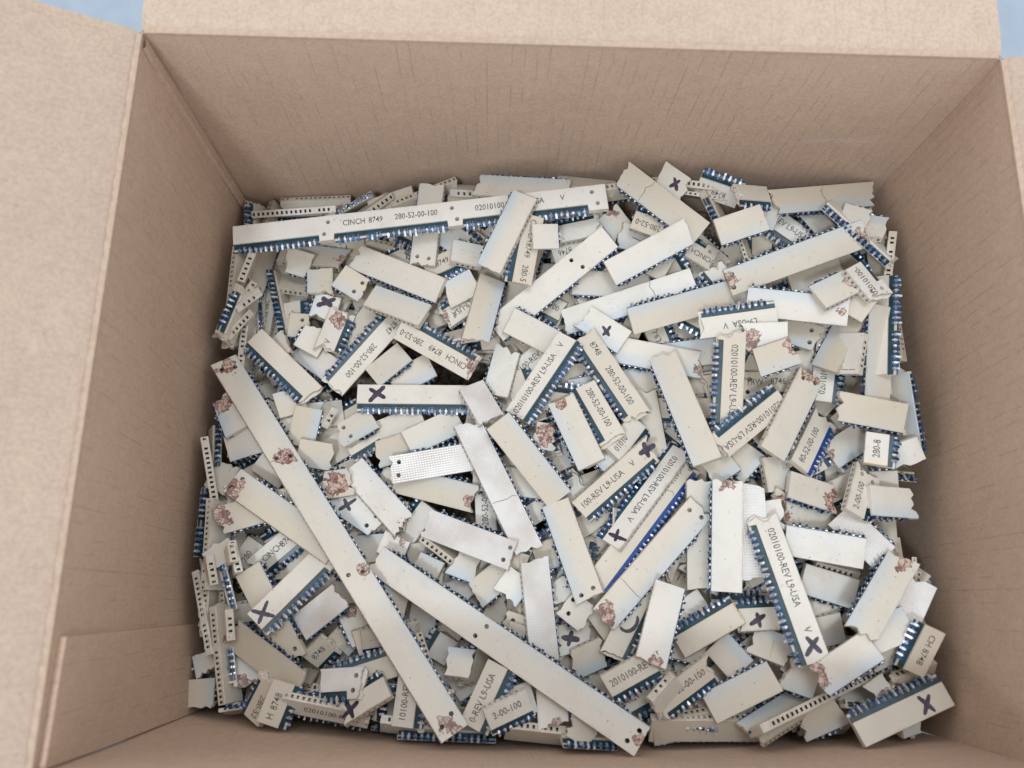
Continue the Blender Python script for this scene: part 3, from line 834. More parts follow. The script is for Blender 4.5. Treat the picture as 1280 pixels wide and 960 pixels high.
((-0.0741,0.0774,-0.1283,1.199,0.033,0.017),0.0120,'P','cj',[],[(0.9, 4)],[],[],{},'tiny plain bar with brown residue, right of the longest diagonal bar'),
((-0.1531,0.0717,-0.1201,-0.857,-0.163,-0.244),0.0141,'P','jj',[],[],[],[],{},'tiny plain bar falling steeply right, left of the longest diagonal bar'),
((-0.0641,0.2373,-0.1159,-1.631,0.033,0.192),0.0479,'P','jj',[0.93],[],[],[],{},'medium plain bar with drilled end, right of the long printed bar at the back'),
((-0.1099,0.1836,-0.1285,1.253,0.033,0.384),0.0256,'T','jj',[],[(0.75, 5)],[],[('V', 0.2)],{},'short bar printed V with brown residue, below the long printed bar at the back'),
((-0.0949,0.1727,-0.1293,-2.240,-0.016,-0.140),0.0500,'T','cj',[],[],[],[('8747', 0.05), ('280-52-00-100', 0.36)],{},'medium bar printed 8747 280-52-00-100, left of the steep bluish-white bar'),
((-0.1332,0.1627,-0.1258,-0.736,-0.016,0.052),0.0448,'T','cj',[],[],[],[],{},'medium bar with teal pin strip, above the longest diagonal bar'),
((-0.0574,0.1316,-0.1232,0.512,-0.179,-0.052),0.0288,'P','cc',[],[],[],[],{},'short plain bar rising right, left of the steep REV L9-USA bar in mid-heap'),
((-0.0552,0.1043,-0.1247,2.893,-0.228,-0.244),0.0449,'P','jj',[],[(0.08, 4)],[],[],{},'medium plain bar with brown residue falling right, right of the longest diagonal bar'),
((-0.0927,0.0933,-0.1289,-0.562,-0.016,0.017),0.0293,'P','jj',[0.9],[],[0.3],[],{},'short plain bar with black cross, above the longest diagonal bar'),
((-0.1580,0.1406,-0.1293,-1.074,0.244,0.087),0.0243,'P','jc',[],[(0.25, 7)],[],[],{},'short plain bar with brown residue, above the longest diagonal bar'),
((-0.1651,0.1087,-0.1312,-1.305,0.000,1.326),0.0392,'P','jc',[],[],[],[],{},'medium edge-on socket bar pointing straight down, on the middle part of the left wall'),
((0.0584,0.2554,-0.0987,-0.648,0.000,0.192),0.0195,'P','jj',[],[],[0.55],[],{},'tiny plain bar with black cross falling right, back heap, right of centre'),
((0.0529,0.2342,-0.1045,2.794,0.016,-0.052),0.0293,'T','cc',[],[],[],[('280-52-00-100', 0.5)],{},'short bar printed 280-52-00-100, left of the long bar rising to the back right corner'),
((-0.0437,0.2204,-0.1128,3.020,0.212,0.244),0.0159,'P','cc',[],[],[],[],{},'tiny plain bar, left of the bar crossing the long printed one'),
((-0.0466,0.2028,-0.1152,-2.625,-0.081,-0.140),0.0176,'P','cj',[],[],[],[],{},'tiny plain bar rising right, at upper centre'),
((0.0369,0.1972,-0.1129,0.300,0.179,-0.017),0.0680,'P','jc',[],[],[],[],{'crk': [0.7]},'long plain bar with a crack, above the 8748 bar forming a peak'),
((0.0743,0.2221,-0.1098,2.706,0.244,0.140),0.0180,'T','jc',[0.1],[],[],[('CINCH', 0.25)],{},'tiny bar with letters with drilled end falling right, upper heap, right of centre'),
((0.0958,0.2472,-0.0951,0.035,-0.179,-0.314),0.0186,'T','jc',[],[],[],[],{},'tiny bar with teal pin strip, above the long bar rising to the back right corner'),
((0.0805,0.2459,-0.1063,-1.175,0.000,-0.873),0.0201,'T','jc',[],[],[],[],{},'tiny bar tipped pins-up, left of the long bar rising to the back right corner'),
((0.1291,0.2111,-0.1062,0.286,0.179,0.017),0.0260,'P','cc',[],[],[],[],{},'short plain bar, right of the long bar rising to the back right corner'),
((0.1464,0.1647,-0.0854,-1.673,-0.081,-0.262),0.0463,'P','cc',[],[],[],[],{},'medium plain bar, right of the long bar rising to the back right corner'),
((0.1299,0.1660,-0.0994,1.378,0.000,-0.244),0.0426,'T','cc',[],[],[],[('02010100-REV L9-USA', 0.08)],{},'medium bar printed 02010100-REV L9-USA, below the long bar rising to the back right corner'),
((0.1150,0.1794,-0.1003,-0.412,0.244,0.052),0.0253,'P','cj',[0.95],[],[],[],{},'short plain bar with drilled end, below the long bar rising to the back right corner'),
((0.0826,0.1762,-0.1097,-0.012,0.000,0.087),0.0136,'P','jj',[],[],[],[],{},'tiny plain bar, above the clean leaning bar right of centre'),
((-0.0243,0.1630,-0.1209,-1.808,0.000,0.244),0.0270,'P','jc',[],[],[],[],{},'short plain bar rising steeply right, left of the steep REV L9-USA bar in mid-heap'),
((0.0507,0.1691,-0.1130,-0.187,0.049,0.052),0.0473,'P','cj',[],[(0.97, 5)],[],[],{},'medium plain bar with brown residue, right of the 8748 bar forming a peak'),
((0.0253,0.1211,-0.1120,-0.815,0.000,0.244),0.0120,'P','cc',[],[],[],[],{},'tiny plain bar, below the 8748 bar forming a peak'),
((0.0348,0.1271,-0.1092,0.922,-0.228,0.192),0.0218,'T','cc',[],[],[],[('01010', 0.1)],{},'tiny bar printed 01010, left of the clean leaning bar right of centre'),
((0.0999,0.1543,-0.1061,0.006,0.114,0.087),0.0260,'T','jc',[0.1],[],[],[('TRW', 0.18), ('8746', 0.62)],{},'short bar printed 8746 with drilled end, right of the clean leaning bar right of centre'),
((0.0878,0.1172,-0.1044,0.861,0.098,-0.244),0.0160,'P','cc',[],[],[],[],{},'tiny plain bar rising steeply right, above the upright pair right of centre'),
((0.1019,0.1116,-0.1018,1.715,0.098,0.244),0.0160,'P','cc',[],[],[],[],{},'tiny plain bar pointing straight down, above the upright pair right of centre'),
((0.1362,0.1252,-0.1048,0.566,-0.033,-0.140),0.0220,'P','jc',[],[(0.04, 4)],[],[],{},'tiny plain bar with brown residue, above the stained bar near the right wall'),
((0.1433,0.1206,-0.0848,1.378,-0.049,-0.244),0.0144,'T','cc',[],[],[],[('280-8', 0.2)],{'gold': [0.02]},'tiny bar printed 280-8 with gilt edge, above the stained bar near the right wall'),
((0.1031,0.0962,-0.1019,-0.525,-0.244,0.244),0.0162,'P','jc',[],[(0.3, 8)],[],[],{},'tiny plain bar with brown residue, right of the upright pair right of centre'),
((0.1133,0.0915,-0.1008,3.046,0.179,-0.244),0.0239,'P','cj',[],[(0.95, 4)],[],[],{},'tiny plain bar with brown residue, above the crossed REV L9-USA bar at right'),
((0.1342,0.0833,-0.0913,2.270,-0.244,-0.244),0.0250,'P','cc',[],[],[],[],{'g': 1},'short ribbed plain bar, above the stained bar near the right wall'),
((0.1381,0.0366,-0.0850,0.488,0.244,0.314),0.0175,'P','cc',[],[],[],[],{},'tiny plain bar rising right, front right corner'),
((0.0577,-0.0005,-0.1136,-3.122,-0.130,-1.361),0.0296,'T','cc',[],[],[],[],{},'short bar tipped pins-up, left of the thin socket-row bar at front right'),
((0.0362,0.0114,-0.1093,0.445,-0.244,-0.244),0.0258,'T','cc',[],[],[],[('0100-REV', 0.05)],{},'short bar printed 0100-REV, right of the shiny ribbed bar'),
((0.0957,0.0354,-0.1022,2.787,-0.244,0.244),0.0210,'P','jj',[],[],[],[],{'gold': [0.5]},'tiny plain bar with gilt edge, below the crossed REV L9-USA bar at right'),
((0.0778,0.0312,-0.1059,2.276,-0.244,-0.244),0.0155,'P','cc',[],[],[],[],{},'tiny plain bar, below the crossed REV L9-USA bar at right'),
((0.0002,0.0100,-0.1091,1.631,-0.244,-0.087),0.0226,'P','jc',[],[(0.1, 5)],[],[],{},'tiny plain bar with brown residue, right of the second longest diagonal bar'),
((-0.0408,0.0687,-0.1215,-0.341,-0.195,-0.140),0.0142,'P','jj',[],[],[],[],{},'tiny plain bar falling right, left of the shiny ribbed bar'),
((-0.0279,0.0604,-0.1199,0.691,0.147,-0.192),0.0195,'P','jc',[],[],[],[],{},'tiny plain bar rising right, left of the shiny ribbed bar'),
((-0.0165,0.0415,-0.1160,-0.281,0.000,0.244),0.0120,'P','jc',[0.15],[],[],[],{},'tiny plain bar with drilled end, above the second longest diagonal bar'),
((0.0039,0.0562,-0.1181,-1.009,0.195,0.140),0.0120,'P','cj',[],[],[],[],{},'tiny plain bar falling steeply right, right of the shiny ribbed bar'),
((-0.0017,0.0737,-0.1202,0.357,0.098,-0.087),0.0120,'P','cc',[],[],[],[],{},'tiny plain bar, left of the steep bar with one end hole'),
((-0.0402,0.0254,-0.1136,3.046,-0.114,0.489),0.0140,'P','jj',[],[],[],[],{},'tiny plain bar lying level, left of the second longest diagonal bar'),
((-0.0162,0.0097,-0.1100,0.320,-0.098,-0.244),0.0183,'P','cc',[],[],[],[],{},'tiny plain bar, below the second longest diagonal bar'),
((-0.1297,0.0737,-0.1318,0.717,0.130,0.244),0.0300,'T','jc',[],[],[],[('CINCH', 0.25), ('8748', 0.62)],{},'short bar printed 8748, left of the longest diagonal bar'),
((-0.1037,0.0293,-0.1262,0.796,0.244,0.489),0.0145,'T','cj',[],[],[],[('8748', 0.15)],{},'tiny bar printed 8748, below the longest diagonal bar'),
((-0.0825,0.0214,-0.1182,-2.825,-0.016,0.192),0.0269,'T','cc',[],[],[],[],{},'short bar with teal pin strip rising right, below the longest diagonal bar'),
((-0.1401,0.0188,-0.1301,-1.133,0.179,-0.244),0.0156,'P','cj',[],[(0.9, 7)],[],[],{},'tiny plain bar with brown residue falling steeply right, front left corner'),
((-0.0578,0.0658,-0.1244,2.724,-0.212,0.017),0.0131,'P','cc',[],[],[],[],{},'tiny plain bar falling right, right of the longest diagonal bar'),
((-0.1475,0.0692,-0.1232,-1.226,0.081,1.187),0.0150,'P','cc',[],[],[],[],{},'rightmost tiny edge-on socket bar pointing straight down, on the lower part of the left wall'),
((-0.1483,0.0702,-0.1183,-1.301,0.000,1.047),0.0120,'P','jj',[],[],[],[],{},'second from left, tiny edge-on socket bar pointing down, lower part of the left wall'),
((-0.0787,0.0074,-0.1235,1.554,0.049,-0.785),0.0132,'T','cc',[],[],[],[],{},'tiny bar tipped pins-up pointing straight down, left of the second longest diagonal bar'),
((-0.0550,0.0047,-0.1140,-0.982,0.000,0.244),0.0139,'P','jj',[],[],[],[],{},'tiny plain bar falling steeply right, left of the second longest diagonal bar'),
((-0.0734,-0.0022,-0.1350,-0.119,0.049,-1.292),0.0130,'T','cc',[],[],[],[],{},'tiny bar tipped pins-up lying level, left of the second longest diagonal bar'),
((-0.1575,0.0088,-0.1292,1.636,-0.081,-0.244),0.0140,'P','jc',[],[],[],[],{},'lowest tiny plain bar pointing straight down, left of the longest diagonal bar'),
((0.1392,0.0184,-0.0931,0.639,0.195,-0.244),0.0120,'P','jj',[],[(0.5, 5)],[],[],{},'tiny plain bar with brown residue, right of the thin socket-row bar at front right'),
((0.0129,0.0015,-0.1048,-0.483,-0.195,-0.087),0.0143,'P','jj',[],[],[],[],{},'tiny plain bar, right of the second longest diagonal bar'),
((-0.0791,0.2121,-0.1190,-0.454,0.244,0.244),0.0538,'P','jc',[],[],[],[],{},'medium plain bar, below the long printed bar at the back'),
((-0.1017,0.2073,-0.1243,-0.514,-0.098,-0.052),0.0168,'P','cj',[0.9],[],[],[],{},'tiny plain bar with drilled end falling right, upper heap, left of centre'),
((-0.0566,0.1729,-0.1177,2.632,-0.033,-0.244),0.0439,'T','jc',[],[(0.02, 6)],[],[('CINCH', 0.1), ('8749', 0.42), ('280-52-00-100', 0.66)],{},'medium bar printed 8749 280-52-00-100 with brown residue, left of the steep bluish-white bar'),
((-0.0961,0.1334,-0.1280,0.551,0.033,-0.244),0.0205,'P','jc',[0.12],[],[],[],{},'tiny plain bar with drilled end, above the longest diagonal bar'),
((-0.0570,0.1158,-0.1193,-2.969,-0.098,-0.140),0.0418,'P','cj',[0.94],[(0.85, 5)],[],[],{'g': 1},'medium ribbed plain bar with brown residue, right of the longest diagonal bar'),
((-0.0826,0.0995,-0.1266,2.336,-0.049,0.244),0.0404,'P','jc',[],[(0.02, 5)],[],[],{},'medium plain bar with brown residue falling steeply right, right of the longest diagonal bar'),
((-0.1019,0.1057,-0.1244,-3.007,-0.195,0.000),0.0172,'P','jj',[],[(0.55, 8)],[],[],{},'tiny plain bar with brown residue, above the longest diagonal bar'),
((-0.1387,0.0924,-0.1231,0.334,-0.228,0.140),0.0419,'P','jc',[],[(0.06, 8)],[],[],{},'medium plain bar with brown residue, left of the longest diagonal bar'),
((0.0514,0.2447,-0.0985,-0.651,-0.065,0.244),0.0512,'P','jc',[],[],[],[],{'crk': [0.33]},'medium plain bar with a crack falling right, back heap, right of centre'),
((0.0100,0.2339,-0.1092,-2.926,-0.081,0.140),0.0312,'T','jc',[],[],[],[],{},'short bar with teal pin strip, right of the bar crossing the long printed one'),
((-0.0005,0.2057,-0.1116,0.698,0.147,0.140),0.0736,'P','cc',[0.71],[],[],[],{},'long plain bar with drilled end, right of the bar crossing the long printed one'),
((0.0238,0.1827,-0.1118,-0.620,0.130,0.052),0.0260,'P','jc',[],[],[0.6],[],{},'short plain bar with black cross, above the 8748 bar forming a peak'),
((0.0623,0.1931,-0.1066,-2.850,-0.049,-0.244),0.0530,'P','jc',[],[],[],[],{},'medium plain bar, right of the 8748 bar forming a peak'),
((0.0901,0.2321,-0.0947,0.297,0.195,0.244),0.0247,'P','cj',[],[],[],[],{},'short plain bar, left of the long bar rising to the back right corner'),
((0.1324,0.2483,-0.0972,0.148,-0.065,-0.017),0.0562,'P','jj',[],[],[],[],{'crk': [0.5]},'long plain bar with a crack, above the long bar rising to the back right corner'),
((0.1368,0.1883,-0.0821,2.459,-0.244,-0.244),0.0152,'P','cc',[],[],[],[],{},'tiny plain bar falling right, on the upper part of the right wall'),
((0.1114,0.1874,-0.0864,2.954,-0.244,-0.244),0.0451,'P','cc',[],[(0.06, 2)],[],[],{},'medium plain bar with brown residue, below the long bar rising to the back right corner'),
((0.0843,0.1816,-0.0909,-3.048,-0.244,-0.140),0.0363,'T','cj',[],[],[],[('L9-USA', 0.25), ('V', 0.62)],{},'short bar printed L9-USA V, left of the long bar rising to the back right corner'),
((0.1500,0.1791,-0.0858,1.429,-0.065,-0.733),0.0500,'T','cc',[],[],[],[('8749', 0.2)],{},'medium bar tipped pins-up pointing straight down, on the upper part of the right wall'),
((0.1330,0.1737,-0.0914,-2.075,-0.147,0.733),0.0333,'P','cc',[],[],[],[],{},'short edge-on socket bar, below the long bar rising to the back right corner'),
((0.0951,0.1725,-0.0869,-0.012,0.212,0.244),0.0211,'P','jc',[],[(0.22, 7)],[],[],{},'tiny plain bar with brown residue lying level, upper heap, right of centre'),
((0.0273,0.1572,-0.1084,-1.006,0.049,0.192),0.0507,'T','jj',[],[],[],[('CINCH', -0.2), ('8748', 0.12), ('280-52-00-100', 0.4)],{},'bar printed 8748 and 280-52-00-100 falling right, meeting the REV L9-USA bar in a peak'),
((0.0210,0.1381,-0.1064,-1.106,0.212,0.087),0.0329,'T','cj',[],[],[],[('280-52-00-100', 0.08)],{},'short bar printed 280-52-00-100, below the 8748 bar forming a peak'),
((-0.0048,0.1282,-0.1113,-0.089,-0.244,-0.087),0.0134,'P','jj',[],[(0.6, 7)],[],[],{},'tiny plain bar with brown residue, below the steep REV L9-USA bar in mid-heap'),
((0.0426,0.0888,-0.1106,0.911,-0.016,0.087),0.0722,'T','cj',[],[],[],[('TRW', 0.8)],{'co': 1, 'crk': [0.75]},'long bar with letters and cobalt strip with a crack, lower heap, right of centre'),
((0.0795,0.1535,-0.0915,-1.597,-0.244,0.244),0.0462,'T','jc',[],[],[],[('02010100-REV L9-USA', 0.16)],{},'medium bar printed 02010100-REV L9-USA pointing straight down, middle heap, right of centre'),
((0.1000,0.1630,-0.0849,0.314,0.244,0.244),0.0190,'P','cj',[],[(0.95, 5)],[],[],{},'tiny plain bar with brown residue rising right, middle heap, right of centre'),
((0.0765,0.1142,-0.1038,0.613,0.244,-0.192),0.0144,'P','jc',[],[],[],[],{},'tiny plain bar, below the clean leaning bar right of centre'),
((0.1106,0.1218,-0.1005,-1.447,0.033,-0.244),0.0160,'P','cj',[],[(0.85, 6)],[],[],{},'tiny plain bar with brown residue, above the upright pair right of centre'),
((0.1167,0.1022,-0.0973,-0.282,-0.130,-0.244),0.0245,'P','cj',[],[(0.93, 8)],[],[],{},'short plain bar with brown residue, right of the upright pair right of centre'),
((0.1347,0.1021,-0.0881,1.175,-0.195,0.262),0.0239,'T','cj',[0.95],[(0.97, 4)],[],[('2-00-100', 0.1)],{},'tiny bar printed 2-00-100 with brown residue, above the stained bar near the right wall'),
((0.1485,0.0978,-0.0881,-0.025,-0.244,-0.052),0.0247,'P','cj',[],[],[],[],{},'short plain bar, above the stained bar near the right wall'),
((0.0958,0.0919,-0.0975,0.146,0.244,0.017),0.0153,'P','jj',[],[],[],[],{},'tiny plain bar, right of the upright pair right of centre'),
((0.0879,0.0852,-0.0965,-1.518,-0.081,0.244),0.0453,'P','jj',[],[],[],[],{'g': 1},'medium ribbed plain bar, right of the upright pair right of centre'),
((0.1223,0.0618,-0.1017,-0.285,0.016,0.087),0.0243,'P','cc',[],[],[],[],{},'short plain bar falling right, right of the crossed REV L9-USA bar at right'),
((0.1502,0.0560,-0.0839,-2.085,0.000,0.244),0.0235,'P','jc',[],[],[],[],{'g': 1},'tiny ribbed plain bar, right of the stained bar near the right wall'),
((0.1045,0.0237,-0.0971,-0.311,-0.147,0.140),0.0164,'P','jc',[],[],[],[],{},'tiny plain bar, left of the thin socket-row bar at front right'),
((0.0672,0.0039,-0.1091,0.197,0.000,0.663),0.0487,'P','cj',[],[],[],[],{},'topmost medium edge-on socket bar lying level, front heap, right of centre'),
((0.0808,0.0169,-0.0995,-2.658,-0.195,0.192),0.0313,'P','cc',[],[],[],[],{},'short plain bar, left of the thin socket-row bar at front right'),
((0.0350,0.0430,-0.1122,1.076,-0.049,-0.052),0.0346,'T','jc',[],[],[],[],{'hook': [0.55]},'short bar with teal pin strip with black hook mark rising steeply right, at lower centre'),
((0.0895,0.0484,-0.1032,-3.071,0.000,0.244),0.0185,'T','cj',[],[],[0.5],[],{},'tiny bar with teal pin strip with black cross lying level, lower heap, right of centre'),
((-0.0180,0.0590,-0.1142,0.970,0.000,-0.052),0.0141,'P','jc',[],[],[],[],{},'tiny plain bar rising steeply right, left of the shiny ribbed bar'),
((-0.0277,0.0125,-0.1079,1.147,0.000,-0.244),0.0283,'T','cc',[],[],[],[('00-REV L9-USA', 0.0)],{},'short bar printed 00-REV L9-USA, below the second longest diagonal bar'),
((-0.1278,0.0449,-0.1227,2.120,0.000,-0.192),0.0475,'P','jc',[0.0],[],[],[],{},'medium plain bar with drilled end, left of the longest diagonal bar'),
((-0.1049,0.0468,-0.1227,0.674,0.195,-0.192),0.0259,'P','cj',[],[(0.98, 6)],[],[],{'g': 1},'short ribbed plain bar with brown residue, below the longest diagonal bar'),
((-0.1275,0.0254,-0.1215,2.583,-0.212,-0.244),0.0462,'P','jj',[],[],[],[],{},'medium plain bar, below the longest diagonal bar'),
((-0.1579,0.0450,-0.1291,1.907,-0.163,1.326),0.0398,'P','cj',[],[],[],[],{},'medium edge-on socket bar pointing straight down, on the lower part of the left wall'),
((-0.1500,0.0566,-0.1259,1.915,0.065,-1.326),0.0211,'T','cc',[],[],[],[],{},'tiny bar tipped pins-up falling steeply right, left of the longest diagonal bar'),
((-0.1450,0.0205,-0.1281,1.791,-0.033,-1.326),0.0187,'T','jc',[],[],[],[],{},'tiny bar tipped pins-up, below the longest diagonal bar'),
((-0.1279,0.0094,-0.1173,-2.010,-0.130,0.454),0.0195,'T','jc',[],[],[],[('280-52-00-100', 0.4)],{},'tiny bar printed 280-52-00-100, below the longest diagonal bar'),
((-0.1185,0.0078,-0.1121,1.241,0.033,0.244),0.0185,'T','cc',[],[],[],[('H', 0.12), ('8748', 0.35)],{},'tiny bar printed H 8748, below the longest diagonal bar'),
((-0.0818,0.0107,-0.1116,-2.586,-0.098,0.489),0.0238,'T','cj',[],[],[0.8],[],{},'tiny bar with teal pin strip with black cross, left of the second longest diagonal bar'),
((-0.0615,0.0101,-0.1115,1.475,0.000,-0.244),0.0226,'T','cc',[],[],[],[('010100-REV', 0.02)],{},'tiny bar printed 010100-REV, left of the second longest diagonal bar'),
((-0.0622,-0.0016,-0.1186,-0.108,-0.049,1.152),0.0252,'P','cc',[],[],[],[],{},'short edge-on socket bar, left of the second longest diagonal bar'),
((-0.0456,-0.0036,-0.1221,-0.031,-0.049,-1.292),0.0429,'T','cc',[],[],[],[],{},'medium bar tipped pins-up, below the second longest diagonal bar'),
((-0.0189,0.0069,-0.1035,0.421,-0.130,0.314),0.0199,'T','cc',[],[],[],[('2-00-100', 0.15)],{},'tiny bar printed 2-00-100, below the second longest diagonal bar'),
((0.1194,0.0028,-0.1094,0.032,-0.114,1.082),0.0206,'P','cc',[],[],[],[],{},'tiny edge-on socket bar, below the thin socket-row bar at front right'),
((0.1465,0.0084,-0.0906,0.244,-0.244,0.244),0.0149,'P','jj',[],[],[],[],{},'tiny plain bar, right of the thin socket-row bar at front right'),
((0.0154,-0.0037,-0.1088,-0.064,-0.163,-1.292),0.0238,'T','cc',[],[],[],[],{},'tiny bar tipped pins-up, below the second longest diagonal bar'),
((-0.0682,0.2353,-0.1045,0.103,0.101,0.017),0.1870,'T','cc',[0.255, 0.6, 0.97],[],[],[('CINCH', 0.3), ('8749', 0.37), ('280-52-00-100', 0.44), ('02010100-REV L9-USA', 0.655), ('V', 0.88)],{},'longest printed bar at the back, lying nearly level with 8749 and 280-52-00-100 on it'),
((-0.0772,0.1935,-0.1172,2.729,-0.244,0.192),0.0324,'P','cc',[],[],[],[],{},'short plain bar, left of the steep bluish-white bar'),
((-0.0670,0.1485,-0.1244,-0.001,0.065,-0.087),0.0581,'T','cc',[],[],[0.18],[],{},'long bar with teal pin strip with black cross, below the steep bluish-white bar'),
((-0.0154,0.2187,-0.1005,-1.736,-0.244,-0.244),0.0337,'T','cc',[],[],[],[('CINCH', 0.05), ('8749', 0.4), ('280-52-00-100', 0.72)],{'gold': [0.99]},'short bar printed 8749 280-52-00-100 with gilt edge pointing straight down, at upper centre'),
((-0.0056,0.2241,-0.0973,1.650,0.244,0.244),0.0120,'P','cc',[],[],[],[],{},'tiny plain bar pointing straight down, right of the bar crossing the long printed one'),
((-0.0346,0.1894,-0.1089,1.368,-0.244,0.244),0.0390,'P','jc',[],[],[],[],{},'smooth bluish-white plain bar, steep, just below the bar crossing the long printed one'),
((-0.0104,0.1811,-0.1143,2.727,0.195,-0.192),0.0261,'P','cc',[],[],[],[],{},'short plain bar, above the steep REV L9-USA bar in mid-heap'),
((0.0466,0.2199,-0.1025,0.470,0.244,0.192),0.0445,'P','cj',[],[],[],[],{'gold': [0.01]},'medium plain bar with gilt edge, above the 8748 bar forming a peak'),
((0.1262,0.1929,-0.0785,-2.666,0.000,0.244),0.0191,'P','jc',[],[(0.05, 5)],[],[],{},'tiny plain bar with brown residue rising right, on the upper part of the right wall'),
((0.1350,0.1653,-0.0874,-1.740,-0.147,1.012),0.0192,'P','cc',[],[],[],[],{'gold': [0.9]},'tiny edge-on socket bar with gilt edge, on the middle part of the right wall'),
((-0.0044,0.1566,-0.1098,0.999,0.081,-0.244),0.0464,'T','cc',[],[],[],[('02010100-REV L9-USA', 0.03), ('V', 0.86)],{},'bar in mid-heap printed 02010100-REV L9-USA V, rising steeply to the right'),
((0.0104,0.1299,-0.1047,-1.164,0.179,0.244),0.0361,'P','jc',[],[(0.03, 5)],[],[],{},'short plain bar with brown residue, below the steep REV L9-USA bar in mid-heap'),
((-0.0259,0.1050,-0.1145,2.046,0.000,0.192),0.0700,'P','jj',[],[],[],[],{'g': 1, 'crk': [0.4]},'long ribbed plain bar with a crack, left of the steep bar with one end hole'),
((0.0871,0.1333,-0.0931,-2.457,0.000,-0.244),0.0409,'T','cj',[],[],[],[('02010100-REV L9-USA', 0.06)],{},'medium bar printed 02010100-REV L9-USA rising right, right of the clean leaning bar right of centre'),
((0.1195,0.1266,-0.0996,1.029,-0.212,0.192),0.0320,'T','cj',[],[],[],[('280-52-00-100', 0.0)],{'co': 1},'short bar printed 280-52-00-100 and cobalt strip, right of the upright pair right of centre'),
((0.1400,0.1378,-0.0847,-0.173,0.000,0.244),0.0317,'P','jc',[],[],[],[],{},'short plain bar, below the long bar rising to the back right corner'),
((0.0677,0.0838,-0.1076,1.571,0.130,-0.052),0.0510,'P','jj',[],[],[],[],{},'medium plain bar, left of the upright pair right of centre'),
((0.1182,0.0785,-0.0922,2.959,-0.244,-0.244),0.0330,'P','cc',[],[],[],[],{},'short plain bar lying level, right of the crossed REV L9-USA bar at right'),
((0.1364,0.0431,-0.0805,-2.738,-0.049,0.244),0.0208,'P','cj',[],[],[],[],{},'tiny plain bar rising right, on the lower part of the right wall'),
((0.1183,0.0305,-0.0807,0.616,0.244,-0.140),0.0281,'P','jc',[],[(0.08, 8)],[],[],{},'short plain bar with brown residue, above the thin socket-row bar at front right'),
((0.1488,0.0373,-0.0784,-2.021,-0.244,-0.244),0.0201,'T','cc',[],[],[],[('CH 8748', 0.14)],{},'tiny bar printed CH 8748, below the stained bar near the right wall'),
((0.1504,0.0241,-0.0928,0.310,-0.147,0.838),0.0226,'P','jc',[],[(0.05, 5)],[],[],{},'tiny edge-on socket bar with brown residue, below the stained bar near the right wall'),
((0.0664,0.0013,-0.1082,0.012,-0.016,0.733),0.0484,'P','cc',[],[],[],[],{},'lowest medium edge-on socket bar lying level, front heap, right of centre'),
((0.0560,0.0179,-0.0995,0.610,-0.016,0.244),0.0344,'T','jj',[],[],[],[('280-52-00-100', 0.2)],{},'short bar printed 280-52-00-100, below the cracked bar over the cobalt strip'),
((0.0465,0.0149,-0.0964,0.804,0.000,0.785),0.0181,'P','jc',[],[],[],[],{},'tiny edge-on socket bar, below the cracked bar over the cobalt strip'),
((0.0343,0.0236,-0.0965,0.537,0.244,0.087),0.0259,'T','cj',[],[(0.93, 4)],[],[('02010100-REV', 0.0)],{},'short bar printed 02010100-REV with brown residue, below the cracked bar over the cobalt strip'),
((0.0682,0.0433,-0.1043,-2.589,-0.244,0.244),0.0304,'T','cc',[],[],[],[],{'gold': [0.01]},'short bar with teal pin strip with gilt edge rising right, lower heap, right of centre'),
((-0.0061,0.0501,-0.1108,1.685,0.000,0.244),0.0455,'P','cj',[],[(0.93, 4)],[],[],{'g': 1},'shiny silvery ribbed bar standing almost vertical above the second longest diagonal bar'),
((-0.0384,0.0801,-0.1154,2.789,-0.228,-0.052),0.0459,'P','jj',[0.05],[],[],[],{'g': 1},'medium ribbed plain bar with drilled end, left of the shiny ribbed bar'),
((0.0107,0.0493,-0.1133,-0.648,-0.081,-0.017),0.0148,'P','jj',[0.3],[],[],[],{},'tiny plain bar with drilled end, right of the shiny ribbed bar'),
((-0.1181,0.0566,-0.1208,0.861,-0.244,-0.052),0.0438,'T','cj',[],[],[0.12],[],{},'medium bar with teal pin strip with black cross, left of the longest diagonal bar'),
((-0.0914,0.0163,-0.1120,0.093,0.244,-0.244),0.0239,'T','jj',[0.92],[],[],[],{'g': 1, 'crk': [0.05]},'tiny ribbed bar with teal pin strip with a crack, below the longest diagonal bar'),
((-0.1481,0.0286,-0.1254,1.786,-0.033,1.257),0.0457,'P','cj',[],[],[],[],{},'medium edge-on socket bar pointing straight down, front left corner'),
((-0.1577,0.0631,-0.1202,-1.304,0.000,1.047),0.0169,'P','jj',[],[],[],[],{},'leftmost tiny edge-on socket bar pointing straight down, on the lower part of the left wall'),
((-0.1473,0.0392,-0.1211,-1.397,0.000,1.047),0.0149,'P','jj',[],[(0.9, 4)],[],[],{},'tiny edge-on socket bar with brown residue, left of the longest diagonal bar'),
((-0.0071,-0.0024,-0.1122,-0.089,-0.033,1.082),0.0254,'P','cc',[],[],[],[],{},'short edge-on socket bar, below the second longest diagonal bar'),
((0.1137,0.0075,-0.0999,0.423,0.130,0.140),0.0212,'P','jj',[],[],[],[],{},'tiny plain bar, below the thin socket-row bar at front right'),
((-0.1259,0.0892,-0.1206,2.566,0.081,0.192),0.0589,'P','cc',[0.96],[(0.95, 6)],[],[],{},'long plain bar with brown residue, left of the longest diagonal bar'),
((-0.0237,0.2250,-0.0958,-2.008,-0.179,0.244),0.0407,'P','cj',[],[],[],[],{},'plain white bar laid across the long printed bar at the back, steeply tilted'),
((0.1152,0.2146,-0.0932,-2.818,-0.228,-0.244),0.0679,'P','cc',[0.03, 0.98],[(0.03, 5), (0.98, 4)],[],[],{},'long plain bar rising right towards the back right corner, brown residue at both ends'),
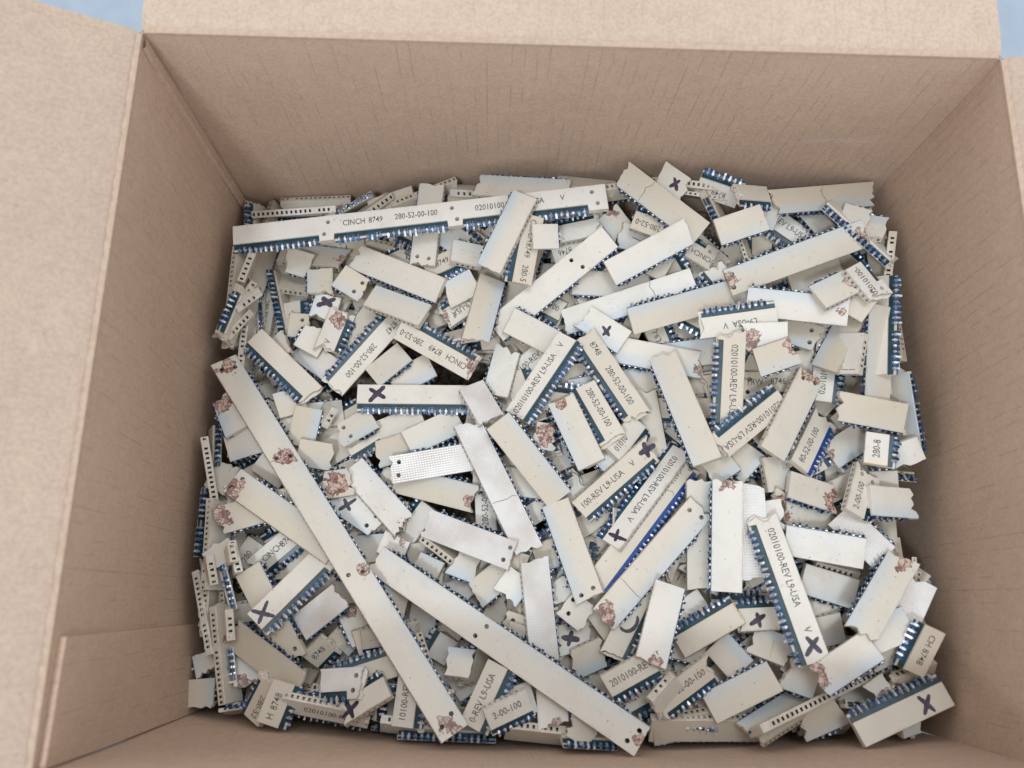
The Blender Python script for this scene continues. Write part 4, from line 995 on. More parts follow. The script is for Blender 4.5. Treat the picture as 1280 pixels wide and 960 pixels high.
((0.1411,0.1955,-0.0764,2.156,-0.033,0.244),0.0216,'T','jc',[0.03],[],[],[('02010100-REV', 0.22)],{},'tiny bar printed 02010100-REV with drilled end, on the upper part of the right wall'),
((-0.0345,0.1445,-0.1152,2.089,-0.228,0.244),0.0221,'P','jc',[],[],[],[],{'g': 1},'tiny ribbed plain bar, left of the steep REV L9-USA bar in mid-heap'),
((-0.0113,0.1169,-0.1099,2.285,0.244,-0.244),0.0472,'P','cc',[],[],[],[],{},'medium plain bar, below the steep REV L9-USA bar in mid-heap'),
((0.0095,0.0756,-0.1107,-1.241,0.228,0.244),0.0476,'P','cj',[0.93],[],[],[],{},'steep plain bar below mid-heap with one hole at its broken lower right end'),
((0.0304,0.1087,-0.1087,0.727,0.195,0.244),0.0469,'T','cj',[],[],[0.9],[('0100-REV L9-USA', 0.0), ('V', 0.68)],{},'medium bar printed 0100-REV L9-USA V with black cross rising right, at middle centre'),
((0.0446,0.0707,-0.1059,0.849,0.098,0.052),0.0689,'P','jj',[0.95],[(0.04, 7)],[],[],{'crk': [0.3]},'wide plain bar with a crack lying over the bright cobalt blue strip, stained lower end'),
((0.0595,0.1412,-0.0971,-1.280,0.244,0.244),0.0587,'P','jc',[],[],[],[],{},'long clean plain bar right of mid-heap, leaning left, almost upright in view'),
((0.1075,0.1385,-0.0920,1.073,0.000,0.244),0.0443,'P','cj',[0.95],[(0.95, 6)],[],[],{},'medium plain bar with brown residue, right of the clean leaning bar right of centre'),
((0.0765,0.0831,-0.0960,-1.601,-0.098,0.244),0.0494,'P','jc',[],[(0.04, 5)],[],[],{},'upright plain bar right of centre with a stained top end, right one of a pair'),
((0.1015,0.0096,-0.1028,-2.679,0.244,0.733),0.0467,'P','cj',[],[],[],[],{},'medium edge-on socket bar, below the thin socket-row bar at front right'),
((0.0452,0.0442,-0.0944,1.248,-0.244,-0.052),0.0363,'P','jc',[],[(0.03, 5)],[],[],{},'short plain bar with brown residue, below the cracked bar over the cobalt strip'),
((-0.0988,0.0040,-0.1168,-0.189,-0.114,0.838),0.0390,'T','cj',[],[],[],[('02010100-REV L9-USA', 0.25)],{},'medium edge-on socket bar, below the longest diagonal bar'),
((-0.0229,0.0345,-0.1075,2.586,-0.195,-0.087),0.1429,'P','cj',[0.03, 0.57],[(0.01, 2.5)],[],[],{},'second longest plain bar, falling rightward to the front wall with clean hole pairs'),
((0.1454,0.2258,-0.0888,-0.797,0.000,-0.733),0.0429,'T','cj',[],[],[],[],{},'medium bar tipped pins-up falling steeply right, back right corner'),
((0.0429,0.1012,-0.1107,-2.222,0.033,0.524),0.0561,'T','cc',[],[],[0.93],[('02010100-REV L9-USA', 0.08), ('V', 0.72)],{},'long bar printed 02010100-REV L9-USA V with black cross, middle heap, right of centre'),
((0.0986,0.0614,-0.0878,-1.303,0.114,0.244),0.0649,'T','jc',[],[],[0.9],[('02010100-REV L9-USA', 0.12), ('V', 0.78)],{},'long printed bar at right, 02010100-REV L9-USA V with a small black cross below'),
((0.1359,0.0578,-0.0798,-2.235,0.179,0.244),0.0438,'P','jj',[],[(0.08, 6)],[],[],{},'plain bar rising right near the right wall with a dark stain on its top corner'),
((0.1422,0.0122,-0.0863,-2.733,0.000,0.192),0.0418,'T','cc',[],[],[0.25],[],{},'medium bar with teal pin strip with black cross rising right, front right corner'),
((0.1132,0.0144,-0.0982,0.367,-0.244,1.361),0.0676,'P','cc',[],[],[],[],{},'thin bar on edge near the front right showing one long row of sockets, rising right'),
((-0.1031,0.0823,-0.1162,2.200,-0.123,0.244),0.2105,'P','cc',[0.03, 0.387, 0.705, 0.972],[(0.02, 5), (0.387, 5), (0.705, 6), (0.975, 6)],[],[],{},'longest plain bar, running from the left wall diagonally to the front with brown-stained hole pairs'),
((0.1589,0.1397,-0.0890,1.699,0.130,-1.256),0.0389,'P','cj',[],[],[],[],{},'medium plain bar, above the stained bar near the right wall'),
((0.0470,0.1320,-0.1160,4.880,-0.033,0.192),0.0464,'P','jj',[],[],[],[],{},'medium plain bar, left of the clean leaning bar right of centre'),
((-0.0010,0.1000,-0.1241,3.718,-0.179,-0.052),0.0408,'T','jc',[],[],[],[],{},'topmost medium bar with teal pin strip rising right, at lower centre'),
((-0.1523,0.2235,-0.1342,1.439,-0.244,1.027),0.0714,'P','cc',[],[],[],[],{},'long plain bar rising steeply right, left of the long printed bar at the back'),
((0.0870,0.2040,-0.1104,5.376,-0.016,0.513),0.0337,'T','jj',[],[],[],[],{},'short bar with teal pin strip falling steeply right, upper heap, right of centre'),
((0.0310,0.1560,-0.1181,3.347,-0.016,-0.087),0.0459,'P','jj',[],[],[],[],{},'medium plain bar, below the 8748 bar forming a peak'),
((-0.0730,0.0360,-0.1224,0.164,-0.244,0.575),0.0268,'T','cj',[],[],[],[],{},'short bar with teal pin strip lying level, below the longest diagonal bar'),
((-0.0170,0.1080,-0.1220,6.161,0.049,0.017),0.0457,'P','jj',[],[],[],[],{},'medium plain bar, above the steep bar with one end hole'),
((-0.1570,0.0756,-0.1255,1.635,-0.065,1.062),0.0415,'P','cc',[],[],[],[],{},'medium plain bar, left of the longest diagonal bar'),
((-0.1354,0.2521,-0.1346,3.240,-0.016,1.124),0.0472,'P','jj',[],[],[],[],{},'medium plain bar, left of the long printed bar at the back'),
((-0.1559,0.2234,-0.1353,4.803,0.033,-1.164),0.0712,'T','jj',[],[],[],[],{},'long bar with teal pin strip, left of the long printed bar at the back'),
((-0.1554,0.1673,-0.1362,1.505,0.195,1.461),0.0490,'P','cc',[],[],[],[],{},'medium plain bar, above the longest diagonal bar'),
((-0.1590,0.1987,-0.1261,1.496,0.212,1.093),0.0532,'T','jj',[],[],[],[],{},'medium bar with teal pin strip, left of the long printed bar at the back'),
((-0.0736,0.0778,-0.1373,4.081,-0.244,0.244),0.0508,'T','cc',[],[],[],[],{},'medium bar with teal pin strip, right of the longest diagonal bar'),
((-0.1450,0.0440,-0.1315,0.204,0.049,0.661),0.0429,'T','jc',[],[],[],[],{},'medium bar with teal pin strip, left of the longest diagonal bar'),
((-0.1315,0.1229,-0.1394,3.722,0.016,0.087),0.0844,'T','cc',[],[],[],[],{},'long bar with teal pin strip, above the longest diagonal bar'),
((0.0070,0.0840,-0.1230,3.759,-0.114,-0.087),0.0451,'T','cj',[],[],[],[],{},'lowest medium bar with teal pin strip rising right, at lower centre'),
((-0.0090,0.1400,-0.1214,1.944,-0.049,-0.244),0.0482,'T','jc',[],[],[],[],{},'medium bar with teal pin strip, below the steep REV L9-USA bar in mid-heap'),
((0.1499,0.0969,-0.1055,4.581,0.244,0.087),0.0417,'T','cc',[],[],[],[],{},'medium bar with teal pin strip, above the stained bar near the right wall'),
((-0.0972,0.0752,-0.1365,3.213,-0.244,0.000),0.0435,'P','cj',[],[],[],[],{},'medium plain bar, right of the longest diagonal bar'),
((0.0651,0.1429,-0.1162,6.269,0.147,0.000),0.0430,'T','cj',[],[],[],[],{},'leftmost medium bar with teal pin strip lying level, middle heap, right of centre'),
((-0.0592,0.0435,-0.1332,1.425,0.065,-0.244),0.0222,'P','jc',[],[],[],[],{},'tiny plain bar pointing straight down, left of the second longest diagonal bar'),
((-0.1202,0.1404,-0.1343,3.327,0.244,0.052),0.0326,'P','cj',[],[],[],[],{},'short plain bar lying level, above the longest diagonal bar'),
((0.0950,0.1560,-0.1100,0.111,0.130,0.087),0.0483,'T','jj',[],[],[],[],{},'rightmost medium bar with teal pin strip lying level, middle heap, right of centre'),
((0.0870,0.0520,-0.1136,3.131,-0.098,-0.087),0.0281,'T','jc',[],[],[],[],{},'short bar with teal pin strip, left of the crossed REV L9-USA bar at right'),
((0.0470,0.2200,-0.1125,2.621,-0.114,-0.244),0.0241,'P','cc',[],[],[],[],{},'short plain bar, above the 8748 bar forming a peak'),
((0.0630,0.1720,-0.1179,3.237,-0.228,-0.087),0.0424,'P','jj',[],[],[],[],{},'medium plain bar, above the clean leaning bar right of centre'),
((0.1593,0.1990,-0.1018,4.779,-0.016,1.083),0.0676,'T','jc',[],[],[],[],{},'long bar with teal pin strip, on the upper part of the right wall'),
((0.1030,0.2200,-0.1126,4.660,0.000,0.087),0.0334,'T','jj',[],[],[],[],{},'short bar with teal pin strip pointing straight down, upper heap, right of centre'),
((-0.0890,0.2200,-0.1295,3.532,-0.228,0.192),0.0356,'T','jc',[],[],[],[],{},'short bar with teal pin strip, left of the long printed bar at the back'),
((-0.1529,0.1982,-0.1391,1.709,-0.049,-1.123),0.0745,'P','cj',[],[],[],[],{},'long plain bar pointing straight down, left of the long printed bar at the back'),
((-0.0330,0.0280,-0.1223,4.473,0.130,-0.908),0.0304,'T','jj',[],[],[],[],{},'short bar with teal pin strip, left of the second longest diagonal bar'),
((-0.0730,0.0520,-0.1239,4.514,0.212,-0.469),0.0253,'P','cc',[],[],[],[],{},'short plain bar, right of the longest diagonal bar')
]
FILL = [
((0.0950,0.2280,-0.1070,1.807,-0.033,0.896),0.0222,'T','cc'),
((-0.0490,0.0760,-0.1270,2.517,0.049,1.045),0.0254,'P','cj'),
((0.0285,0.2534,-0.1081,0.187,0.000,1.388),0.0742,'T','cc'),
((0.0550,0.0760,-0.1167,4.318,0.098,0.052),0.0283,'T','jj'),
((-0.1210,0.0680,-0.1365,0.058,0.114,0.052),0.0363,'P','jc'),
((-0.1210,0.0072,-0.1267,3.305,-0.049,-1.337),0.0541,'P','jc'),
((0.0799,0.2254,-0.1171,2.278,-0.163,-0.140),0.0288,'P','cj'),
((0.0550,0.0360,-0.1168,6.050,0.147,-0.052),0.0336,'P','jc'),
((0.1379,0.0161,-0.1097,0.289,0.195,-0.244),0.0424,'P','cc'),
((-0.0170,0.0280,-0.1156,1.336,0.244,-0.052),0.0315,'T','jc'),
((0.0070,0.1480,-0.1163,3.007,0.000,-0.569),0.0358,'T','jc'),
((0.0116,0.0260,-0.1230,2.711,0.016,-0.140),0.0416,'T','cj'),
((0.0710,0.1880,-0.1134,5.770,0.016,-0.052),0.0384,'T','cc'),
((0.0550,0.2280,-0.1121,2.075,0.098,-0.938),0.0428,'T','jc'),
((-0.0250,0.0520,-0.1280,4.285,0.000,0.052),0.0297,'T','jj'),
((0.0310,0.0360,-0.1159,2.216,-0.081,-0.140),0.0362,'T','cc'),
((-0.0170,0.2040,-0.1234,1.316,0.212,-0.087),0.0203,'P','cj'),
((0.0253,0.2122,-0.1207,3.855,-0.033,-0.087),0.0409,'T','cj'),
((0.0732,0.2537,-0.1072,3.017,0.016,1.156),0.0491,'T','jj'),
((-0.0570,0.0200,-0.1198,5.108,0.065,0.783),0.0353,'P','jc'),
((-0.1078,0.1242,-0.1374,0.546,0.244,0.140),0.0345,'P','cj'),
((-0.1470,0.0678,-0.1395,5.135,-0.195,-0.140),0.0448,'T','cc'),
((-0.0353,0.1915,-0.1244,4.919,-0.098,0.000),0.0426,'T','jj'),
((-0.1591,0.0675,-0.1290,1.615,0.049,1.444),0.0601,'P','cc'),
((0.1576,0.1502,-0.0930,1.640,0.114,1.385),0.0504,'P','jj'),
((0.1402,0.0116,-0.1046,3.110,0.000,-1.404),0.0401,'P','jc'),
((-0.0490,0.1800,-0.1214,3.344,-0.228,0.793),0.0276,'T','cj'),
((-0.0250,0.1320,-0.1217,0.347,0.244,-0.943),0.0481,'P','cj'),
((0.1557,0.1915,-0.0939,1.375,0.016,1.245),0.0722,'T','jc'),
((-0.0650,0.2094,-0.1295,2.015,-0.049,-0.052),0.0482,'P','jc'),
((-0.0410,0.0440,-0.1261,0.875,0.244,0.052),0.0169,'P','jc'),
((0.1409,0.0541,-0.1047,4.071,-0.244,-0.017),0.0266,'P','cc'),
((0.0150,0.0760,-0.1244,1.431,0.000,-0.244),0.0209,'T','jj'),
((0.0070,0.0600,-0.1212,1.195,0.000,-0.244),0.0390,'T','jc'),
((0.0739,0.1202,-0.1169,5.522,0.179,-0.017),0.0572,'T','cj'),
((-0.1449,0.1529,-0.1463,0.861,-0.228,0.087),0.0244,'P','cc'),
((0.1087,0.0747,-0.1139,0.455,-0.016,-0.244),0.0442,'P','cc'),
((0.1110,0.0600,-0.1074,2.062,-0.179,0.000),0.0271,'T','cc'),
((0.1409,0.1616,-0.1079,3.951,-0.081,0.087),0.0480,'P','cc'),
((0.0729,0.0546,-0.1211,2.553,0.114,-0.087),0.0342,'P','cc'),
((-0.0954,0.1135,-0.1360,3.624,0.065,0.052),0.0161,'P','jc'),
((0.0915,0.2258,-0.1180,1.142,0.098,-0.087),0.0338,'P','cj'),
((0.0790,0.0120,-0.1113,0.083,-0.081,-0.968),0.0310,'T','cj'),
((-0.0931,0.0567,-0.1371,3.149,-0.098,0.087),0.0333,'P','jj'),
((0.0230,0.1080,-0.1233,0.366,0.098,-0.140),0.0379,'P','jj'),
((-0.1524,0.0477,-0.1365,1.706,0.195,1.440),0.0718,'P','cj'),
((0.0661,0.1880,-0.1223,5.929,0.016,-0.140),0.0287,'P','cc'),
((0.1027,0.0526,-0.1133,2.327,-0.244,-0.017),0.0363,'P','jj'),
((-0.0746,0.0918,-0.1322,4.631,0.016,0.052),0.0178,'T','jj'),
((-0.0330,0.1400,-0.1253,3.322,-0.081,0.017),0.0235,'P','jj'),
((0.1408,0.0735,-0.1087,4.324,0.244,0.000),0.0290,'T','jc'),
((0.1293,0.1654,-0.1085,2.530,-0.244,0.192),0.0318,'T','cc'),
((0.0812,0.0250,-0.1157,3.833,-0.228,-0.052),0.0328,'P','cc'),
((-0.0650,0.0120,-0.1247,3.073,-0.016,-1.271),0.0456,'T','jj'),
((0.1312,0.1101,-0.1120,4.819,-0.114,-0.052),0.0494,'T','cc'),
((-0.0646,0.2319,-0.1258,5.743,0.195,-0.017),0.0371,'T','cc'),
((0.0958,0.1359,-0.1096,5.308,0.212,-0.244),0.0369,'P','cj'),
((-0.0090,0.0040,-0.1177,3.089,-0.195,-0.982),0.0624,'T','jc'),
((-0.0170,0.0680,-0.1222,4.723,0.065,0.947),0.0449,'T','cj'),
((0.1030,0.1720,-0.1089,4.268,-0.049,0.140),0.0275,'P','jc'),
((-0.0444,0.1933,-0.1229,5.905,0.147,0.000),0.0328,'T','jc'),
((-0.0101,0.2309,-0.1195,1.247,0.179,-0.017),0.0376,'P','cc'),
((-0.0886,0.0978,-0.1377,3.918,-0.244,-0.140),0.0729,'P','jc'),
((0.0002,0.2173,-0.1267,0.129,-0.244,-0.087),0.0214,'T','jc'),
((0.1424,0.2262,-0.1106,2.370,0.000,-0.244),0.0376,'T','cj'),
((-0.0250,0.1160,-0.1258,3.679,-0.065,0.000),0.0305,'T','jj'),
((-0.1325,0.0883,-0.1513,3.293,0.244,-0.087),0.0790,'P','cj'),
((0.0699,0.1556,-0.1177,0.148,0.163,0.192),0.0329,'T','cj'),
((0.1190,0.1240,-0.1067,2.113,0.033,-0.244),0.0232,'T','cc'),
((-0.1259,0.0581,-0.1420,6.262,0.179,-0.140),0.0440,'T','cc'),
((-0.0947,0.0225,-0.1389,0.924,0.212,0.087),0.0410,'T','jj'),
((0.0167,0.0601,-0.1281,1.044,0.244,-0.192),0.0590,'P','cj'),
((-0.1290,0.0200,-0.1366,2.973,-0.163,1.023),0.0433,'P','cc'),
((0.0230,0.1800,-0.1191,3.516,-0.179,0.192),0.0319,'T','jj'),
((-0.1320,0.1454,-0.1512,0.249,0.244,-0.052),0.0494,'P','jc'),
((0.1120,0.0362,-0.1134,3.095,0.000,0.140),0.0529,'P','cj'),
((0.0952,0.2547,-0.1059,3.043,0.016,1.325),0.0704,'T','cj'),
((0.0310,0.0840,-0.1162,4.668,0.114,-0.845),0.0228,'P','jc'),
((0.0620,0.0182,-0.1190,4.763,0.016,0.244),0.0284,'P','jj'),
((-0.1239,0.2393,-0.1438,3.065,-0.147,0.017),0.0339,'P','jj'),
((0.0630,0.2040,-0.1152,3.114,-0.098,0.000),0.0364,'T','cj'),
((-0.1076,0.2066,-0.1367,4.264,0.000,0.244),0.0348,'T','jj'),
((0.1521,0.1274,-0.1013,4.745,-0.065,1.428),0.0457,'T','jj'),
((-0.0347,0.2497,-0.1196,-0.015,0.065,-0.017),0.0403,'P','jc'),
((0.1319,0.2267,-0.1088,5.331,0.016,0.000),0.0408,'T','jc'),
((0.1190,0.2040,-0.1121,3.827,0.000,0.052),0.0304,'T','cc'),
((-0.0730,0.0040,-0.1280,-0.080,-0.033,-1.089),0.0725,'P','cc'),
((0.1228,0.0347,-0.1224,4.185,0.179,0.052),0.0819,'P','jc'),
((-0.1156,0.0450,-0.1383,3.764,-0.033,0.192),0.0328,'P','jc'),
((-0.0896,0.0827,-0.1359,4.406,0.049,0.000),0.0149,'P','cc'),
((-0.1281,0.1737,-0.1422,0.618,0.016,0.052),0.0413,'P','jc'),
((-0.1438,0.1421,-0.1341,2.730,-0.244,0.244),0.0218,'P','cc'),
((0.1512,0.0364,-0.0982,4.626,-0.114,1.103),0.0716,'P','cj'),
((-0.0250,0.0760,-0.1200,2.787,-0.212,0.000),0.0310,'T','cj'),
((-0.0568,0.0168,-0.1368,5.776,0.244,-0.192),0.0316,'P','cj'),
((0.0033,0.2016,-0.1258,5.364,-0.065,0.000),0.0357,'T','jj'),
((-0.1036,0.0942,-0.1338,5.102,-0.228,0.000),0.0315,'T','jc'),
((-0.1012,0.1943,-0.1387,2.819,-0.244,0.017),0.0536,'T','jj'),
((0.1421,0.1395,-0.1134,0.673,-0.244,-0.017),0.0145,'P','cc'),
((0.1557,0.2371,-0.1043,4.651,0.244,1.341),0.0291,'P','jc'),
((-0.0245,0.1972,-0.1336,4.458,0.081,-0.244),0.0603,'T','cj'),
((-0.0780,0.2271,-0.1345,4.856,-0.016,-0.087),0.0444,'P','cj'),
((0.0470,0.0200,-0.1177,6.189,0.000,0.750),0.0234,'T','cj'),
((-0.1044,0.1076,-0.1393,5.890,-0.163,0.192),0.0781,'P','jc'),
((-0.0731,0.2005,-0.1350,2.264,-0.130,-0.017),0.0525,'P','cj'),
((-0.1464,0.2234,-0.1445,3.199,-0.016,-0.052),0.0411,'P','jj'),
((-0.0951,0.1999,-0.1382,5.140,0.000,0.244),0.0486,'P','jc'),
((-0.0423,0.2203,-0.1284,5.662,0.244,0.192),0.0444,'T','cj'),
((0.1063,0.1104,-0.1150,0.344,0.098,-0.244),0.0511,'T','cc'),
((0.0683,0.1293,-0.1193,4.107,0.016,-0.087),0.0556,'T','jj'),
((0.1125,0.2162,-0.1162,4.610,-0.065,-0.052),0.0220,'P','jj'),
((0.1110,0.0200,-0.1054,5.608,-0.212,-0.763),0.0320,'P','cc'),
((0.0710,0.0680,-0.1140,5.656,0.049,0.192),0.0213,'T','jj'),
((-0.0983,0.0454,-0.1399,0.425,0.049,-0.244),0.0358,'P','cj'),
((-0.1355,0.1291,-0.1400,1.165,-0.049,-0.087),0.0807,'T','jj'),
((0.1349,0.1534,-0.1126,0.018,0.244,0.017),0.0718,'T','jj'),
((-0.1420,0.1765,-0.1464,0.983,0.098,-0.244),0.0376,'P','jj'),
((0.0310,0.1000,-0.1199,2.915,0.114,-0.244),0.0215,'P','cc'),
((-0.1144,0.2142,-0.1365,2.030,-0.228,0.244),0.0302,'P','cc'),
((-0.0010,0.1560,-0.1236,0.514,0.033,0.000),0.0234,'T','cj'),
((-0.1349,0.0745,-0.1454,3.010,0.244,-0.017),0.0648,'P','cj'),
((0.0535,0.0064,-0.1157,0.088,0.179,-1.126),0.0367,'T','cc'),
((-0.0404,0.2389,-0.1254,2.550,0.016,-0.244),0.0705,'T','jc'),
((0.1404,0.0370,-0.1115,0.953,0.244,-0.192),0.0844,'P','cc'),
((0.1179,0.2337,-0.1142,2.396,0.147,-0.140),0.0264,'P','jj'),
((0.1505,0.0701,-0.1027,4.666,0.244,0.192),0.0277,'T','cc'),
((0.0320,0.0117,-0.1213,3.073,-0.049,1.180),0.0661,'T','jc'),
((-0.0476,0.0232,-0.1396,1.623,-0.033,-0.017),0.0404,'P','jj'),
((-0.0507,0.2060,-0.1279,0.627,0.114,-0.140),0.0459,'P','cc'),
((-0.0426,0.2312,-0.1236,4.729,-0.195,0.140),0.0342,'P','jj'),
((-0.0090,0.0200,-0.1220,4.068,-0.212,0.017),0.0376,'T','cc'),
((0.1432,0.0273,-0.1096,3.178,-0.212,0.000),0.0443,'T','cc'),
((-0.0395,0.0454,-0.1320,5.216,0.000,0.087),0.0263,'P','jc'),
((0.1499,0.1354,-0.1091,1.282,-0.147,-0.087),0.0167,'P','jj'),
((-0.0250,0.1480,-0.1283,5.895,0.147,0.017),0.0210,'T','jj'),
((-0.1290,0.0280,-0.1304,1.711,-0.033,0.000),0.0337,'T','jj'),
((-0.0133,0.1660,-0.1299,1.840,0.065,0.017),0.0331,'P','cc'),
((-0.0279,0.0638,-0.1317,6.068,-0.049,0.000),0.0267,'P','cj'),
((-0.1478,0.1962,-0.1458,5.217,0.195,0.192),0.0436,'P','jc'),
((0.0038,0.1354,-0.1283,1.700,-0.147,-0.192),0.0329,'T','cj'),
((0.0390,0.1880,-0.1180,4.298,-0.114,0.000),0.0294,'T','jj'),
((-0.0008,0.2326,-0.1367,0.255,-0.244,0.140),0.0256,'T','cc'),
((-0.0144,0.2196,-0.1312,2.377,0.244,-0.087),0.0587,'P','cj'),
((-0.0714,0.0515,-0.1411,5.343,-0.244,0.087),0.0504,'T','cj'),
((-0.0439,0.0655,-0.1315,3.957,-0.049,0.000),0.0421,'P','jc'),
((-0.1317,0.1591,-0.1387,1.549,-0.065,-0.087),0.0276,'P','jj'),
((0.0947,0.0378,-0.1200,4.680,0.163,-0.017),0.0843,'P','jc'),
((-0.1507,0.0460,-0.1486,1.541,0.228,-0.017),0.0216,'P','jc'),
((0.0715,0.0321,-0.1237,0.208,0.228,-0.140),0.0613,'T','cj'),
((-0.1155,0.1002,-0.1349,3.911,0.000,-0.244),0.0314,'T','jj'),
((-0.1171,0.0307,-0.1434,0.116,0.130,-0.192),0.0442,'T','jc'),
((0.0713,0.2195,-0.1189,5.253,0.163,0.192),0.0291,'T','jc'),
((0.0550,0.1000,-0.1173,3.506,-0.179,-0.087),0.0214,'P','jc'),
((-0.1050,0.2440,-0.1321,-0.026,0.163,1.007),0.0318,'T','jj'),
((0.1021,0.0297,-0.1167,4.356,0.244,-0.140),0.0304,'P','jj'),
((0.0181,0.2283,-0.1306,3.315,-0.244,-0.017),0.0377,'P','jc'),
((0.1354,0.0835,-0.1072,2.543,-0.228,0.017),0.0316,'P','cc'),
((0.0310,0.0520,-0.1193,0.230,0.130,0.052),0.0360,'T','jc'),
((-0.1235,0.1826,-0.1457,5.260,0.212,0.087),0.0597,'T','jc'),
((0.0736,0.1718,-0.1191,4.283,-0.195,0.140),0.0320,'P','cc'),
((0.0637,0.0447,-0.1193,6.201,-0.033,0.244),0.0429,'T','cc'),
((-0.0080,0.1779,-0.1265,0.703,-0.114,0.000),0.0165,'P','jc'),
((0.0150,0.1400,-0.1198,3.949,0.244,0.512),0.0297,'P','jc'),
((-0.0970,0.0680,-0.1330,5.702,0.081,0.192),0.0268,'T','cc'),
((-0.0170,0.1880,-0.1214,2.333,0.033,0.471),0.0225,'T','jj'),
((0.1023,0.1909,-0.1207,0.842,-0.049,-0.192),0.0841,'T','cc'),
((-0.1519,0.1602,-0.1514,4.572,0.049,1.028),0.0383,'P','jc'),
((-0.0761,0.0422,-0.1403,5.948,0.114,-0.052),0.0220,'P','jc'),
((-0.0521,0.2364,-0.1218,2.380,0.000,-0.052),0.0385,'P','cj'),
((-0.0307,0.0074,-0.1301,3.143,-0.016,-0.087),0.0441,'T','jj'),
((-0.1447,0.1263,-0.1363,3.158,-0.244,0.052),0.0334,'P','jc'),
((0.0516,0.0569,-0.1204,4.505,-0.114,0.000),0.0205,'P','jc'),
((0.1499,0.0363,-0.1011,4.536,0.114,-1.131),0.0427,'T','jc'),
((-0.0010,0.0531,-0.1265,4.749,0.244,0.000),0.0446,'T','jc'),
((0.1592,0.0481,-0.1012,1.499,-0.049,1.361),0.0536,'P','jj'),
((0.0710,0.1080,-0.1135,1.560,0.081,-0.980),0.0361,'T','jj'),
((-0.0915,0.0244,-0.1452,5.556,0.244,0.017),0.0476,'P','jc'),
((0.0026,0.2379,-0.1188,4.909,-0.228,-0.244),0.0205,'P','cj'),
((-0.0507,0.0449,-0.1356,3.056,-0.033,0.087),0.0165,'P','jc'),
((-0.1552,0.1865,-0.1404,4.760,0.163,1.259),0.0377,'P','cc'),
((0.0390,0.1400,-0.1211,4.019,-0.163,0.192),0.0265,'T','jc'),
((-0.0696,0.0660,-0.1409,0.933,0.244,0.017),0.0641,'P','jj'),
((-0.1075,0.2244,-0.1434,2.856,-0.244,0.052),0.0533,'P','cj'),
((0.1243,0.0458,-0.1149,4.187,0.244,-0.140),0.0499,'P','jc'),
((0.0518,0.1429,-0.1256,1.636,0.179,0.000),0.0307,'P','jj'),
((-0.0321,0.2013,-0.1245,1.522,0.244,0.087),0.0174,'P','cj'),
((-0.0173,0.1368,-0.1312,1.370,0.033,0.000),0.0353,'P','jj'),
((-0.0090,0.1160,-0.1263,2.622,-0.244,-0.244),0.0204,'P','cc'),
((-0.0810,0.0200,-0.1275,1.444,0.244,0.710),0.0223,'T','jj'),
((-0.0250,0.2170,-0.1257,3.191,-0.016,-0.017),0.0284,'T','jj'),
((0.0706,0.0230,-0.1218,1.558,0.228,0.017),0.0252,'T','jc'),
((-0.0966,0.0167,-0.1472,6.108,0.147,-0.192),0.0558,'T','jc'),
((-0.0839,0.2376,-0.1384,0.857,0.016,-0.017),0.0273,'P','cj'),
((0.0339,0.0197,-0.1265,0.315,0.098,-0.052),0.0541,'T','cc'),
((-0.1382,0.0974,-0.1360,0.043,0.033,0.244),0.0424,'T','jj'),
((-0.0595,0.2184,-0.1219,5.981,0.244,-0.087),0.0331,'P','cj'),
((-0.0995,0.0089,-0.1379,-0.201,0.016,1.242),0.0489,'T','cc'),
((0.1514,0.0622,-0.0914,1.835,-0.098,1.025),0.0390,'P','cj'),
((-0.1262,0.1036,-0.1381,1.466,0.195,0.087),0.0580,'T','jc'),
((-0.0592,0.0356,-0.1399,0.104,0.212,0.017),0.0477,'P','jj'),
((-0.0172,0.1826,-0.1291,0.696,0.033,-0.087),0.0293,'P','cc'),
((0.0928,0.1291,-0.1120,5.879,0.212,0.000),0.0254,'P','jj'),
((0.0372,0.0736,-0.1205,0.355,-0.163,0.017),0.0265,'P','jc'),
((-0.0325,0.0415,-0.1349,4.241,-0.065,0.052),0.0220,'P','cc'),
((0.0307,0.0657,-0.1271,1.912,0.033,-0.140),0.0568,'P','cc'),
((-0.0208,0.0279,-0.1343,2.494,-0.081,-0.052),0.0231,'P','jj'),
((0.0292,0.1312,-0.1275,1.919,0.033,0.087),0.0337,'P','cc'),
((-0.0712,0.0246,-0.1377,5.211,0.244,0.087),0.0148,'P','jc'),
((0.1546,0.1749,-0.0987,1.571,-0.033,1.241),0.0546,'T','cj'),
((0.0310,0.1720,-0.1229,0.320,0.000,0.000),0.0251,'T','cj'),
((-0.1398,0.1061,-0.1488,3.706,0.244,-0.244),0.0687,'T','cc'),
((0.0940,0.1698,-0.1187,4.006,-0.033,-0.192),0.0750,'P','cc'),
((0.0720,0.0640,-0.1233,0.127,-0.016,0.087),0.0386,'T','jj'),
((-0.1027,0.0218,-0.1409,1.296,0.244,0.000),0.0172,'P','jc'),
((0.0230,0.1240,-0.1191,2.706,-0.179,-0.927),0.0487,'T','jc'),
((0.1350,0.1800,-0.1056,1.283,-0.114,-0.244),0.0463,'T','cj'),
((0.1318,0.0598,-0.1325,4.832,0.244,0.017),0.0842,'T','cc'),
((-0.1357,0.2206,-0.1522,5.203,-0.147,0.052),0.0773,'P','cc'),
((-0.0047,0.2447,-0.1205,0.127,0.130,0.192),0.0591,'P','jc'),
((-0.0844,0.2043,-0.1404,5.276,0.114,-0.140),0.0450,'P','jc'),
((-0.0380,0.0218,-0.1371,4.947,-0.016,-0.244),0.0248,'T','cj'),
((0.1449,0.0627,-0.1062,6.265,0.244,-0.244),0.0240,'P','jj'),
((0.0847,0.1364,-0.1181,3.815,-0.114,-0.087),0.0322,'T','jc'),
